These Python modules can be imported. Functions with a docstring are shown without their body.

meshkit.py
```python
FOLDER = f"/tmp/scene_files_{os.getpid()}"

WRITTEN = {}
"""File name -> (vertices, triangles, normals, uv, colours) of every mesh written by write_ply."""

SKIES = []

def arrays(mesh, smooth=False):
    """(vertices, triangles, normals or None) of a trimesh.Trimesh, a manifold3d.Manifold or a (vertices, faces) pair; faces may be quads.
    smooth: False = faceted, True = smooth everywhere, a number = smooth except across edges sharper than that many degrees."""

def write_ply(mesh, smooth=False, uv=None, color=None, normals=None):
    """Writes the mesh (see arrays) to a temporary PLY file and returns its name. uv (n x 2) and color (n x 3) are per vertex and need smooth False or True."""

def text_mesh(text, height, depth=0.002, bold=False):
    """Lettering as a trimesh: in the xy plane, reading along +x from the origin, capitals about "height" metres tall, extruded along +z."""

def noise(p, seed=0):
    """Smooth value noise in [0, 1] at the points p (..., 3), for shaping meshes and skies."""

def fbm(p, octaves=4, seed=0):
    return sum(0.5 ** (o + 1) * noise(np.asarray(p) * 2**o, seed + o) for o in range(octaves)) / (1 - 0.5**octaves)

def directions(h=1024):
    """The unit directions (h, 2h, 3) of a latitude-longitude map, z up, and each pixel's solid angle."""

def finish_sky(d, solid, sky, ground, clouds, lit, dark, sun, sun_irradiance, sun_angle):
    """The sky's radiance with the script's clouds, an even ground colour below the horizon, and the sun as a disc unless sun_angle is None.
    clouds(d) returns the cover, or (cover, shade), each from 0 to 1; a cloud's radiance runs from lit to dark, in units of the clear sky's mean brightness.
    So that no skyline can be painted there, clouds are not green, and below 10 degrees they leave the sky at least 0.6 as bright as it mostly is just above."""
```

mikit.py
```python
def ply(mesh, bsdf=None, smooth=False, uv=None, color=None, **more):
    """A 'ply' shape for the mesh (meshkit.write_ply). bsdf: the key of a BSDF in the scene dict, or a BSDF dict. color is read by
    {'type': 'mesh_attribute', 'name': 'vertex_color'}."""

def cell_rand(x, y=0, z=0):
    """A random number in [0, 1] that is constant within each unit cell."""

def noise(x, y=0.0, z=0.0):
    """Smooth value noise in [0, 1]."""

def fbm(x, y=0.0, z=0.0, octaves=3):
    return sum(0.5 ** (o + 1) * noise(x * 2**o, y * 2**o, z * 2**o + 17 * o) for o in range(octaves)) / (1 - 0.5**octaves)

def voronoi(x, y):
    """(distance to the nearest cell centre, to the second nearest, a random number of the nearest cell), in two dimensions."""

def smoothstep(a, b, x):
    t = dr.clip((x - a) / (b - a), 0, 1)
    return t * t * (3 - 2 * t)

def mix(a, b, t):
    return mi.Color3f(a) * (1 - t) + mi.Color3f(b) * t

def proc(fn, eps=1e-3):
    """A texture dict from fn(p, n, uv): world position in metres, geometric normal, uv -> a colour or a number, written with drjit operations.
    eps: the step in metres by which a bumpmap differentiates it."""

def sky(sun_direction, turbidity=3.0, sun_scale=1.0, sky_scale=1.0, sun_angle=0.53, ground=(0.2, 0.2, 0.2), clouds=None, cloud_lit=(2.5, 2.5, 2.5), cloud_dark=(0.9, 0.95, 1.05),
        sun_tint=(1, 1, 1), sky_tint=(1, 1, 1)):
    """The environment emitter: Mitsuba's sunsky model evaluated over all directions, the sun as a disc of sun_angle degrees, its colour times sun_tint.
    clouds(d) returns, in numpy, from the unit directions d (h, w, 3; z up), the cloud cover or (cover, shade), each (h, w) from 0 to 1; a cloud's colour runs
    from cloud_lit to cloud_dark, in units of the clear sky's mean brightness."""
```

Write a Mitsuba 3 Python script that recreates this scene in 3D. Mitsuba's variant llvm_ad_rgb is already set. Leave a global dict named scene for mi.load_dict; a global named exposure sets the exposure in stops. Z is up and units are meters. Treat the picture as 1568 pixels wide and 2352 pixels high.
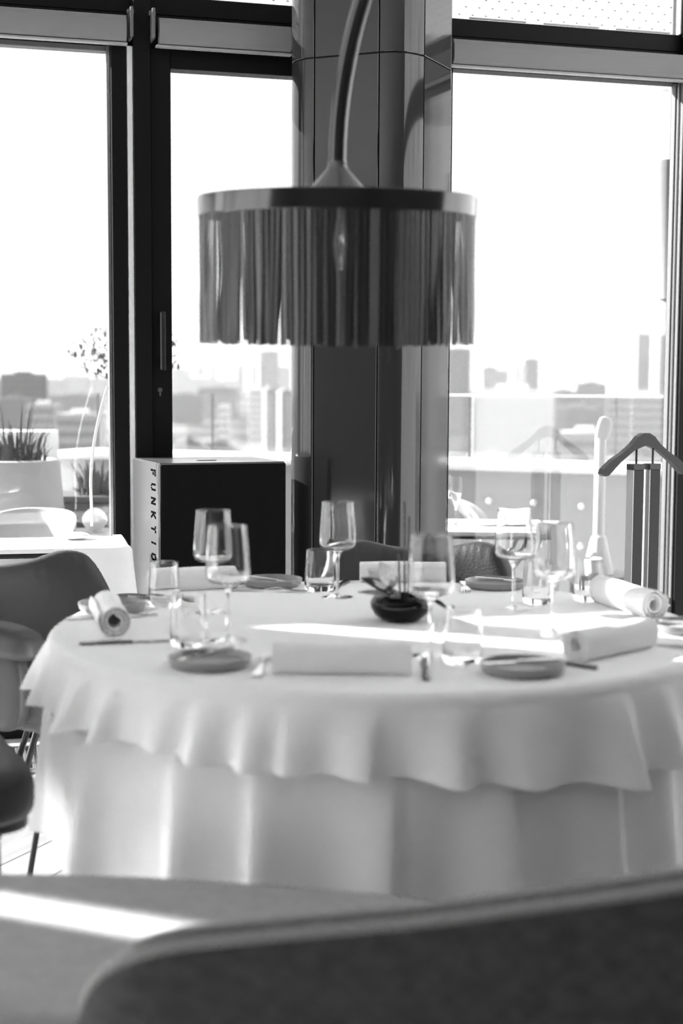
import math, sys
import numpy as np, trimesh, manifold3d
import drjit as dr
import mitsuba as mi
import mikit, meshkit
from shapely.geometry import Polygon, LineString, box as sbox
from shapely import affinity
from shapely.ops import unary_union

T = mi.ScalarTransform4f
PI = math.pi
rng = np.random.default_rng(7)
scene, labels = {}, {}

# ------------------------------------------------------------------ camera
PITCH, ROLL = math.atan(291 / 3267.0), 0.005
F = np.array([0, math.cos(PITCH), -math.sin(PITCH)])
U = np.cross([1.0, 0, 0], F) * math.cos(ROLL) - np.array([1.0, 0, 0]) * math.sin(ROLL)
EYE = np.array([0, 0, 1.27])
scene['camera'] = {
    'type': 'thinlens', 'fov': 2 * math.degrees(math.atan(784 / 3267.0)), 'fov_axis': 'x',
    'aperture_radius': 0.0105, 'focus_distance': 4.55, 'near_clip': 0.05, 'far_clip': 20000.0,
    'to_world': T().look_at(origin=EYE.tolist(), target=(EYE + F).tolist(), up=U.tolist())}

# ------------------------------------------------------------------ sky, sun, exposure
exposure = 4.2
EL = math.radians(27.15)
SUN = np.array([-.927 * math.cos(EL), .375 * math.cos(EL), math.sin(EL)])


def clouds(d):
    q = d / np.maximum(d[..., 2:3] + 0.25, 0.25) * 4.2
    a = meshkit.fbm(q + 3.1, 5, 4)
    s = np.clip((a - 0.40) * 3.2, 0, 1)
    return np.ones(d.shape[:2]), s


scene['sky'] = mikit.sky(SUN, sun_scale=2.6, sun_tint=(.76, .98, 1.52), clouds=clouds, cloud_lit=(2.35,) * 3, cloud_dark=(1.45,) * 3,
                         ground=(.3, .3, .3), sun_angle=0.6)


# ------------------------------------------------------------------ materials (the photograph is black and white)
def rgb(v):
    return {'type': 'rgb', 'value': [float(v)] * 3} if not isinstance(v, dict) else v


def prin(v, rough=.5, **k):
    return {'type': 'twosided', 'bsdf': {'type': 'principled', 'base_color': rgb(v), 'roughness': rough, **k}}


def diffuse(v):
    return {'type': 'twosided', 'bsdf': {'type': 'diffuse', 'reflectance': rgb(v)}}


def M(key, d):
    scene[key] = d
    return key


def felt_fn(p, n, uv):
    a = mikit.fbm(p.x * 60, p.y * 60, p.z * 60, 3)
    b = mikit.noise(p.x * 420, p.y * 420, p.z * 420)
    return mi.Color3f(.055 + .055 * (a - .5) + .02 * (b - .5))


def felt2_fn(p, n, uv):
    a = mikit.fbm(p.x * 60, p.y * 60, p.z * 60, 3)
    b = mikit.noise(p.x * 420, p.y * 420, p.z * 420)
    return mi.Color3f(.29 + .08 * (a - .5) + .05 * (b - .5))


def plank_fn(k):
    def fn(p, n, uv):
        u = p.x * .407 + p.y * .914
        w = -p.x * .914 + p.y * .407
        g = mikit.fbm(w * 45, u * 3 + k * 7.3, 0.5, 4)
        return mi.Color3f(.22 + .03 * k + .16 * (g - .5))
    return fn


def city_fn(p, n, uv):
    c, c2, r = mikit.voronoi(p.x / 45, p.y / 45)
    g = mikit.fbm(p.x / 160, p.y / 160, 1.0, 4)
    return mi.Color3f(.07 + .16 * r * mikit.smoothstep(.35, .6, g) + .06 * g)


def leather_bump(p, n, uv):
    return .5 * mikit.noise(p.x * 190, p.y * 190, p.z * 190) + .15 * mikit.fbm(p.x * 22, p.y * 22, p.z * 22, 3)


def cloth_fn(p, n, uv):
    b = mikit.noise(p.x * 700, p.y * 700, p.z * 700)
    return mi.Color3f(.84 + .04 * (b - .5))


M('cloth', diffuse(mikit.proc(cloth_fn)))
M('linen', diffuse(.86))
M('black_metal', prin(.012, .35))
M('black_matte', prin(.010, .55))
M('dark_frame', prin(.005, .45, specular=.15))
M('bead_metal', prin(.35, .25, metallic=.8))
M('sunlit_post', prin(.9, .3))  # near-white, sunlight on the post put into the colour
M('blind_fabric', prin(.20, .7))
M('blind_bar', prin(.3, .4))
M('bracket', prin(.12, .4))
M('column_lacquer', {'type': 'twosided', 'bsdf': {'type': 'principled', 'base_color': rgb(.03), 'roughness': .07, 'metallic': .3, 'specular': .6, 'clearcoat': .5, 'clearcoat_gloss': .98}})
M('joint_dark', prin(.01, .6))
M('leather', {'type': 'twosided', 'bsdf': {'type': 'bumpmap', 'arbitrary': mikit.proc(leather_bump, 2e-3), 'scale': .0012, 'nested': {'type': 'principled', 'base_color': rgb(.034), 'roughness': .5, 'specular': .3}}})
M('felt', {'type': 'twosided', 'bsdf': {'type': 'principled', 'base_color': mikit.proc(felt_fn), 'roughness': .9, 'sheen': .5}})
M('ink', {'type': 'twosided', 'bsdf': {'type': 'diffuse', 'reflectance': rgb(.004)}})
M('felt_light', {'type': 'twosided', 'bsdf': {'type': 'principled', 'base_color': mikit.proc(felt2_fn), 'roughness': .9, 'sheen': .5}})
M('piping', prin(.26, .7))
M('steel', prin(.62, .16, metallic=1.0))
M('dark_steel', prin(.14, .22, metallic=1.0))
M('gunmetal', prin(.09, .14, metallic=.9))
M('stoneware', prin(.27, .3, specular=.5))
M('vase_glaze', prin(.003, .07, specular=.2))
M('glass', {'type': 'dielectric', 'int_ior': 1.5})
M('pane', {'type': 'thindielectric', 'int_ior': 1.5})
M('pane_tint', {'type': 'thindielectric', 'int_ior': 1.5, 'specular_transmittance': rgb(.48)})  # tint added on the visible panes to dim the sky behind
M('fringe_dark', prin(.03, .33, specular=.5))
M('fringe_light', prin(.14, .35, specular=.5))
M('back_paint', diffuse(.16))
M('wall_paint', diffuse(.72))
M('ceiling_paint', diffuse(.7))
M('floor_base', prin(.35, .5))
for k in range(3):
    M(f'plank_{k}', {'type': 'twosided', 'bsdf': {'type': 'principled', 'base_color': mikit.proc(plank_fn(k)), 'roughness': .42, 'specular': .4}})
M('terrace', diffuse(.33))
M('white_stone', diffuse(.78))
M('parapet_grey', diffuse(.40))
M('white_plastic', prin(.8, .35))
M('pot_grey', prin(.45, .5))
M('outdoor_grey', prin(.42, .5))
M('speaker_grey', prin(.15, .5))
M('outdoor_dark', prin(.09, .6))
M('leaf_dark', {'type': 'twosided', 'bsdf': {'type': 'diffuse', 'reflectance': rgb(.12)}})
M('leaf_orchid', prin(.03, .3))
M('petal', diffuse(.62))
M('petal_grey', diffuse(.30))
M('stick', prin(.05, .5))
M('hanger_wood', prin(.03, .4, specular=.3))
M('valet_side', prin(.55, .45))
M('valet_face', prin(.025, .5, specular=.25))
#M('sky_frost', {'type': 'principledthin', 'base_color': rgb(.92), 'roughness': .8, 'diff_trans': 1.5, 'spec_trans': 0.0})
M('city_ground', diffuse(mikit.proc(city_fn)))
for i, v in enumerate((.16, .24, .34, .46, .82)):
    M(f'concrete_{i}', diffuse(v))
M('far_glass', prin(.24, .3))
M('tree_grey', diffuse(.15))
M('dot_ink', diffuse(.25))


# ------------------------------------------------------------------ helpers
def key_of(name, parent=None):
    k = name if parent is None else parent + '__' + name
    used = scene.keys() | labels.keys() | PREFIX
    if k not in used:
        PREFIX.add(k)
        return k
    i = 1
    while f'{k}_{i:03d}' in used:
        i += 1
    k = f'{k}_{i:03d}'
    PREFIX.add(k)
    return k


PREFIX = set()


def thing(name, label=None, cat=None, group=None, kind=None):
    k = key_of(name)
    labels[k] = {}
    if label: labels[k]['label'] = label
    if cat: labels[k]['category'] = cat
    if group: labels[k]['group'] = group
    if kind: labels[k]['kind'] = kind
    return k


def put(k, mesh, mat, smooth=30, to=None, **more):
    d = mesh if isinstance(mesh, dict) else mikit.ply(mesh, mat, smooth, **more)
    if to is not None:
        d = {**d, 'to_world': T(to)}
    scene[k] = d
    return k


def part(name, parent, mesh, mat=None, smooth=30, to=None, label=None, kind=None, **more):
    k = key_of(name, parent)
    put(k, mesh, mat, smooth, to, **more)
    if label or kind:
        labels[k] = {}
        if label: labels[k]['label'] = label
        if kind: labels[k]['kind'] = kind
    return k


def single(name, mesh, mat, label, cat=None, smooth=30, to=None, group=None, kind=None):
    k = thing(name, label, cat, group, kind)
    put(k, mesh, mat, smooth, to)
    return k


def tm(v, f):
    return trimesh.Trimesh(np.asarray(v, float), np.asarray(f), process=False)


def cbox(x0, x1, y0, y1, z0, z1, c=.003):
    """a box with chamfered edges"""
    c = min(c, .45 * min(x1 - x0, y1 - y0, z1 - z0))
    lo, hi = np.array([x0, y0, z0]), np.array([x1, y1, z1])
    pts = []
    for sx in (0, 1):
        for sy in (0, 1):
            for sz in (0, 1):
                p = np.where([sx, sy, sz], hi, lo)
                s = np.where([sx, sy, sz], -1, 1) * c
                for a in range(3):
                    q = p + s
                    q[a] = p[a]
                    pts.append(q)
    return trimesh.convex.convex_hull(np.array(pts))


def mat4(R=None, t=(0, 0, 0)):
    m = np.eye(4)
    if R is not None: m[:3, :3] = R
    m[:3, 3] = t
    return m


def rotz(a):
    c, s = math.cos(a), math.sin(a)
    return np.array([[c, -s, 0], [s, c, 0], [0, 0, 1.0]])


def rotx(a):
    c, s = math.cos(a), math.sin(a)
    return np.array([[1, 0, 0], [0, c, -s], [0, s, c.real]])


def moved(mesh, m):
    r = mesh.copy()
    r.apply_transform(m)
    return r


def cat(ms):
    return trimesh.util.concatenate(ms)


def lathe(prof, n=64):
    prof = np.asarray(prof, float)
    a = np.arange(n) * 2 * PI / n
    k = len(prof)
    v = np.stack([prof[:, None, 0] * np.cos(a), prof[:, None, 0] * np.sin(a), np.repeat(prof[:, 1:2], n, 1)], -1).reshape(-1, 3)
    f = []
    for i in range(k - 1):
        j = np.arange(n)
        a0, a1, b0, b1 = i * n + j, i * n + (j + 1) % n, (i + 1) * n + j, (i + 1) * n + (j + 1) % n
        if prof[i, 0] > 1e-9: f.append(np.stack([a0, a1, b1], 1))
        if prof[i + 1, 0] > 1e-9: f.append(np.stack([a0, b1, b0], 1))
    m = trimesh.Trimesh(v, np.vstack(f), process=False)
    m.merge_vertices(digits_vertex=7)
    return m


def smooth_curve(pts, n=60):
    from scipy.interpolate import PchipInterpolator, CubicSpline
    pts = np.asarray(pts, float)
    t = np.concatenate([[0], np.cumsum(np.linalg.norm(np.diff(pts, axis=0), axis=1))])
    return CubicSpline(t, pts)(np.linspace(0, t[-1], n))


def tube(path, r, sides=12, caps=True):
    p = np.asarray(path, float)
    r = np.broadcast_to(r, (len(p),))
    t = np.gradient(p, axis=0)
    t /= np.linalg.norm(t, axis=1, keepdims=True) + 1e-12
    ref = np.array([0, 0, 1.0]) if abs(t[0, 2]) < .9 else np.array([1.0, 0, 0])
    a = np.cross(t[0], ref); a /= np.linalg.norm(a)
    A = []
    for i in range(len(p)):
        a = a - t[i] * (a @ t[i]); a /= np.linalg.norm(a)
        A.append(a)
    A = np.array(A); B = np.cross(t, A)
    ang = np.arange(sides) * 2 * PI / sides
    v = p[:, None] + r[:, None, None] * (np.cos(ang)[None, :, None] * A[:, None] + np.sin(ang)[None, :, None] * B[:, None])
    i, j = np.meshgrid(np.arange(len(p) - 1), np.arange(sides), indexing='ij')
    a0, a1, b0, b1 = i * sides + j, i * sides + (j + 1) % sides, (i + 1) * sides + j, (i + 1) * sides + (j + 1) % sides
    f = np.concatenate([np.stack([a0, a1, b1], -1).reshape(-1, 3), np.stack([a0, b1, b0], -1).reshape(-1, 3)])
    v = v.reshape(-1, 3)
    if caps:
        n0 = len(v)
        v = np.vstack([v, p[0], p[-1]])
        j = np.arange(sides)
        f = np.vstack([f, np.stack([np.full(sides, n0), (j + 1) % sides, j], 1), np.stack([np.full(sides, n0 + 1), (len(p) - 1) * sides + j, (len(p) - 1) * sides + (j + 1) % sides], 1)])
    return tm(v, f)


def bar(a, b, r, sides=10):
    return tube(np.linspace(a, b, 2), r, sides)


def extrude(poly, h):
    gs = getattr(poly, 'geoms', [poly])
    return cat([trimesh.creation.extrude_polygon(g, h, engine='earcut') for g in gs])


def grid_mesh(P, close_u=False, close_v=False):
    a, b = P.shape[:2]
    i, j = np.meshgrid(np.arange(a if close_u else a - 1), np.arange(b if close_v else b - 1), indexing='ij')
    i2, j2 = (i + 1) % a, (j + 1) % b
    q = np.stack([i * b + j, i2 * b + j, i2 * b + j2, i * b + j2], -1).reshape(-1, 4)
    return tm(P.reshape(-1, 3), np.vstack([q[:, [0, 1, 2]], q[:, [0, 2, 3]]]))


def superell(rx, ry, rz, e=.5, n=40, m=28):
    """a cushion: superellipsoid"""
    u = np.linspace(-PI, PI, n, endpoint=False)
    v = np.linspace(-PI / 2, PI / 2, m)
    pw = lambda x, k: np.sign(x) * np.abs(x) ** k
    cv, sv = pw(np.cos(v), e)[:, None], pw(np.sin(v), e * 1.3)[:, None]
    P = np.stack([rx * cv * pw(np.cos(u), e)[None], ry * cv * pw(np.sin(u), e)[None], rz * sv * np.ones_like(u)[None]], -1)
    g = grid_mesh(P, close_v=True)
    g.merge_vertices(digits_vertex=6)
    g.fix_normals()
    return g


# ================================================================== THE ROOM
TH = math.radians(15.0)
E1 = np.array([math.cos(TH), math.sin(TH), 0])     # along the window wall
N1 = np.array([math.sin(TH), -math.cos(TH), 0])    # into the room
W0 = np.array([-1.2, 5.05, 0])
WM = mat4(np.stack([E1, -N1, [0, 0, 1.0]], 1), W0)  # local x along the wall, local y outwards


def wb(s0, s1, z0, z1, o0, o1, c=.002):
    """box in wall coordinates; o = offset into the room"""
    return moved(cbox(s0, s1, -o1, -o0, z0, z1, c), WM)


def wp(s, o, z):
    return W0 + E1 * s + N1 * o + np.array([0, 0, z])


BEAM0, BEAM1, HEAD = 2.455, 2.64, 2.575
CEIL = 3.30
# posts (vertical members of the window wall) and an unseen blind panel
def struct(name, mesh, mat, smooth=30):
    k = thing(name, kind='structure')
    put(k, mesh, mat, smooth)
    return k


t = struct('trim_1', wb(.462, .522, 0, CEIL, -.05, .06), 'dark_frame')
part('face_strip', t, wb(.440, .4615, 0, BEAM0, -.045, .045), 'sunlit_post')  # pale strip painted as the sunlit face of the dark post
struct('trim_2', wb(-2.34, -2.13, 0, CEIL, -.03, .03), 'dark_frame')
struct('trim_3', wb(-3.98, -2.498, BEAM1 + .001, CEIL, -.008, .008), 'dark_frame')  # unseen blind panel, closes the clerestory to shape the sun streaks
struct('trim_4', wb(2.605, 2.80, 0, CEIL, -.06, .08), 'dark_frame')
# the beam over the windows, clear of the column
b = struct('trim_5', wb(-4.16, 2.604, HEAD, BEAM1, -.05, .02), 'dark_frame')
part('head_rail', b, wb(-4.16, 2.604, BEAM0, HEAD - .001, -.05, .02), 'dark_frame')
for s in np.arange(1.72, 2.55, .30):
    part('glazing_bead', b, wb(s, s + .23, BEAM1 + .0005, BEAM1 + .006, .02, .03, .001), 'bead_metal')


def window(name, s0, s1, z0, z1, o=0.0, glass='pane_tint'):
    w = thing(name, kind='structure')
    part('pane', w, moved(tm([[s0, -o, z0], [s1, -o, z0], [s1, -o, z1], [s0, -o, z1]], [[0, 1, 2], [0, 2, 3]]), WM), glass, False)
    return w


# window 1: the big fixed pane on the left
w = window('window_1', -2.088, .372, .06, BEAM0)
part('jamb', w, wb(.385, .4395, 0, BEAM0, -.04, .05), 'dark_frame')
part('glazing_bead', w, wb(.371, .3845, .06, BEAM0, -.02, .025), 'bead_metal')
part('sill_rail', w, wb(-2.09, .385, 0, .06, -.04, .05), 'dark_frame')
part('top_bead', w, wb(-2.09, .371, BEAM0 - .02, BEAM0 - .001, -.02, .025), 'bracket')
# further left bays, beyond the frame's edge, with their blinds lowered
w = window('window_2', -4.16, -2.345, .06, BEAM0, glass='pane')
part('sill_rail', w, wb(-4.16, -2.345, 0, .06, -.04, .05), 'dark_frame')
# door
d = thing('door_1', kind='structure')
part('pane', d, moved(tm([[.596, 0, .1], [1.60, 0, .1], [1.60, 0, 2.386], [.596, 0, 2.386]], [[0, 1, 2], [0, 2, 3]]), WM), 'pane_tint', False)
part('stile', d, wb(.524, .596, .01, 2.452, -.03, .04), 'dark_frame')
part('stile', d, wb(1.59, 1.655, .01, 2.452, -.03, .04), 'dark_frame')
part('top_rail', d, wb(.597, 1.589, 2.386, 2.452, -.03, .04), 'dark_frame')
part('bottom_rail', d, wb(.597, 1.589, .01, .10, -.03, .04), 'dark_frame')
h = part('handle', d, wb(.549, .569, 1.32, 1.53, .062, .078, .004), 'black_metal')
part('rose', h, wb(.551, .567, 1.33, 1.36, .0405, .0615, .002), 'black_metal')
part('rose', h, wb(.551, .567, 1.49, 1.52, .0405, .0615, .002), 'black_metal')
cyl = moved(trimesh.creation.cylinder(.0085, .006, sections=20), mat4(np.stack([E1, [0, 0, 1.0], N1], 1), wp(.551, .0435, 1.25)))
part('lock_cylinder', d, cat([cyl, wb(.5475, .5545, 1.228, 1.2425, .0408, .046, .001)]), 'steel', label='small bright lock cylinder')
# window right of the column
w = window('window_3', 1.657, 2.583, .06, BEAM0)
part('glazing_bead', w, wb(2.583, 2.589, .06, BEAM0, -.01, .02), 'bracket')
part('glazing_bead', w, wb(2.589, 2.597, .06, BEAM0, -.01, .035), 'bead_metal')
part('jamb', w, wb(2.597, 2.6045, 0, BEAM0, -.04, .06), 'bracket')
part('sill_rail', w, wb(1.657, 2.597, 0, .06, -.04, .05), 'dark_frame')
marks = []
for k, s in enumerate((2.538, 2.550, 2.562)):
    for a, b_, c_, d_ in ((0, .002, 0, .011), (.006, .008, 0, .011), (0, .008, -.0005, .0015)) + (((0, .008, .0055, .0075),) if k == 1 else ()):
        marks.append(wb(s + a, s + b_, 2.425 + c_, 2.425 + d_, .001, .0016, .0001))
part('etched_mark', w, cat(marks), 'dot_ink', False)
# clerestory
for i, (s0, s1) in enumerate(((-2.085, .46), (.523, 1.66), (1.66, 2.592))):
    w = window(f'window_{4 + i}', s0, s1, BEAM1, CEIL - .04)
    dots = []
    if i > 0:
        for a in range(int((s1 - s0) / .053)):
            for c_ in range(12):
                s, z = s0 + .03 + a * .053 + (.0265 if c_ % 2 else 0), BEAM1 + .02 + c_ * .029
                dots.append(wb(s - .0045, s + .0045, z - .0022, z + .0022, .001, .0016, .0001))
        part('dot_pattern', w, cat(dots), 'dot_ink', False, kind='stuff')
part('glazing_bead', 'window_6', wb(2.593, 2.603, BEAM1 + .001, CEIL - .04, -.01, .03), 'bead_metal')
w = window('window_7', -4.16, -3.985, BEAM1, CEIL - .04, glass='pane')
w = window('window_20', -2.495, -2.345, BEAM1, CEIL - .04, glass='pane')
# blinds
def blind(label, s0, s1, drop=None, brackets=()):
    t = thing('roller_blind', label, 'roller blind')
    z1, z0 = 2.553, 2.452
    prof = [(.062, z1), (.098, z1 - .008), (.112, z1 - .03), (.112, z0 + .02), (.10, z0 + .004), (.064, z0 + .002)]
    P = np.array([[wp(s, o, z) for o, z in prof + [(.0615, z0 + .002), (.0615, z1)]] for s in (s0, s1)])
    g = grid_mesh(P, close_v=True)
    caps = [tm(P[k], [[0, i, i + 1] for i in range(1, 7)]) for k in (0, 1)]
    part('cassette', t, cat([g] + caps), 'blind_fabric', 40)
    part('bottom_bar', t, wb(s0 - .012, s1 + .004, z0 - .007, z0 + .0005, .075, .104, .002), 'blind_bar')
    for s in brackets:
        br = cat([wb(s - .006, s + .006, z0 + .02, z1 + .022, .0205, .112, .003), wb(s - .012, s + .012, z1 + .005, z1 + .02, .061, .075, .002)])
        part('bracket', t, br, 'bracket')
    if drop:
        part('fabric', t, wb(s0, s1, drop, z0 - .012, .08, .083, .0005), 'blind_fabric')
        part('hem_bar', t, wb(s0, s1, drop - .03, drop - .001, .074, .089, .003), 'blind_bar')
    return t


blind('rolled up grey blind over the large window on the left', -.50, .434, None, (.452,))
blind('rolled up grey blind over the door left of the column', .549, 1.02, None, (.528,))
blind('rolled up grey blind over the window right of the column', 1.634, 2.603, None, ())
blind('grey blind lowered a little over the bay left of the frame', -2.06, -.545, 1.98)
blind('grey blind lowered a little over the second bay left of the frame', -4.05, -2.42, 2.22)

# room shell beyond the frame
CORNER = wp(2.80, 0, 0)
struct('wall_left', wb(-4.72, -4.165, 0, CEIL, -.06, .06), 'wall_paint')
for i in range(3):
    s0 = -8.6 + i * 1.29
    w = window(f'window_{17 + i}', s0 + .1, s0 + 1.29, .06, CEIL - .03, glass='pane')
    part('post', w, wb(s0, s0 + .099, 0, CEIL, -.05, .06), 'dark_frame')
    part('transom', w, wb(s0 + .1, s0 + 1.29, BEAM0, BEAM1, -.05, .06), 'dark_frame')
a0, a1 = wp(-8.7, -.06, 0), wp(2.86, -.06, 0)
r0, r1 = wp(-8.7, 11, 0), wp(2.86, 11, 0)


def slab(z0, z1, pts):
    return moved(extrude(Polygon([(p[0], p[1]) for p in pts]), z1 - z0), mat4(t=(0, 0, z0)))


struct('floor', slab(-.06, -.012, (a0, a1, r1, r0)), 'floor_base')
struct('ceiling', slab(CEIL, CEIL + .12, (a0, a1, r1, r0)), 'ceiling_paint')
# right-hand glass wall at the corner post, rear glass wall, far-left glazing added as fill light
o0, o1 = .1, 2.9
q = [wp(2.83, o0, .06), wp(2.83, o1, .06), wp(2.83, o1, CEIL), wp(2.83, o0, CEIL)]
w = thing('window_9', kind='structure')
part('pane', w, tm(q, [[0, 1, 2], [0, 2, 3]]), 'pane', False)
part('transom', w, wb(2.80, 2.86, 2.455, 2.62, o0, o1), 'dark_frame')
struct('trim_6', wb(2.80, 2.86, 0, CEIL, 2.9, 3.0), 'dark_frame')
struct('wall_right', wb(2.80, 2.86, 0, CEIL, 3.0, 11), 'back_paint')
struct('wall_back', wb(-8.7, 2.86, 0, CEIL, 11, 11.12), 'back_paint')
struct('wall_far_left', wb(-8.8, -8.7, 0, CEIL, 6.02, 11.12), 'back_paint')
for i in range(3):
    o0, o1 = .06 + i * 1.985, .06 + i * 1.985 + 1.88
    q = [wp(-8.75, o0, .06), wp(-8.75, o1, .06), wp(-8.75, o1, CEIL), wp(-8.75, o0, CEIL)]
    w = thing(f'window_{10 + i}', kind='structure')  # unseen windows added to lift light on cloth fronts and column
    part('pane', w, tm(q, [[0, 1, 2], [0, 2, 3]]), 'pane', False)
    part('transom', w, wb(-8.8, -8.7, BEAM0, BEAM1, o0, o1), 'dark_frame')
    part('post', w, wb(-8.8, -8.7, 0, CEIL, o1 + .001, o1 + .10), 'dark_frame')

# floor planks round the visible patch (the base slab goes on beneath the rest)
fk = 'floor'
PD, PN = np.array([.407, .914]), np.array([-.914, .407])
for i in range(-2, 15):
    for j in range(-2, 4):
        w0 = 1.30 + i * .168
        u0 = 2.4 + j * .9 + (.37 * i) % .9
        c = PD * (u0 + .45) + PN * (w0 + .084)
        if not (-2.2 < c[0] < 1.0 and 1.6 < c[1] < 5.4) or (np.array([c[0], c[1], 0]) - W0) @ N1 < .95:
            continue
        bx = cbox(-.449, .449, -.083, .083, -.011, 0, .0012)
        m = mat4(np.array([[PD[0], PN[0], 0], [PD[1], PN[1], 0], [0, 0, 1]]), (c[0], c[1], 0))
        part('plank', fk, moved(bx, m), f'plank_{(i * 7 + j * 3) % 3}')
# convector grille in the floor along the window
g = thing('floor_grille', 'slatted metal convector grille in the floor under the left window', 'floor grille')
part('trough', g, wb(-.9, .43, -.011, -.008, .16, .48, .001), 'black_matte')
part('frame_bar', g, wb(-.9, .43, -.0115, .003, .465, .482, .002), 'bead_metal')
part('frame_bar', g, wb(-.9, .43, -.0115, .003, .158, .175, .002), 'bead_metal')
for i in range(54):
    s = -.89 + i * .0245
    part('slat', g, wb(s, s + .011, -.0075, .001, .1755, .4645, .001), 'bead_metal')
struct('trim_11', wb(-4.1, .43, -.0115, .002, .05, .157, .001), 'floor_base')

# ================================================================== COLUMN
cp = smooth_curve([(-.10, 5.40), (-.165, 5.25), (-.18, 5.131), (-.149, 5.076), (-.102, 5.049)], 24)
flat = np.array([(-.102, 5.049), (.12, 4.963)])
rc = smooth_curve([(.12, 4.963), (.147, 4.953), (.177, 4.95), (.23, 4.97), (.278, 5.014)], 20)
fr_ = np.array([(.278, 5.014), (.387, 5.237)])
ed = np.array([(.387, 5.237), (.393, 5.30), (.36, 5.42)])
col = thing('column', 'wide dark lacquered column with rounded corners standing between the windows', 'column')
bk = np.array([(.36, 5.42), (-.10, 5.40)])


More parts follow.
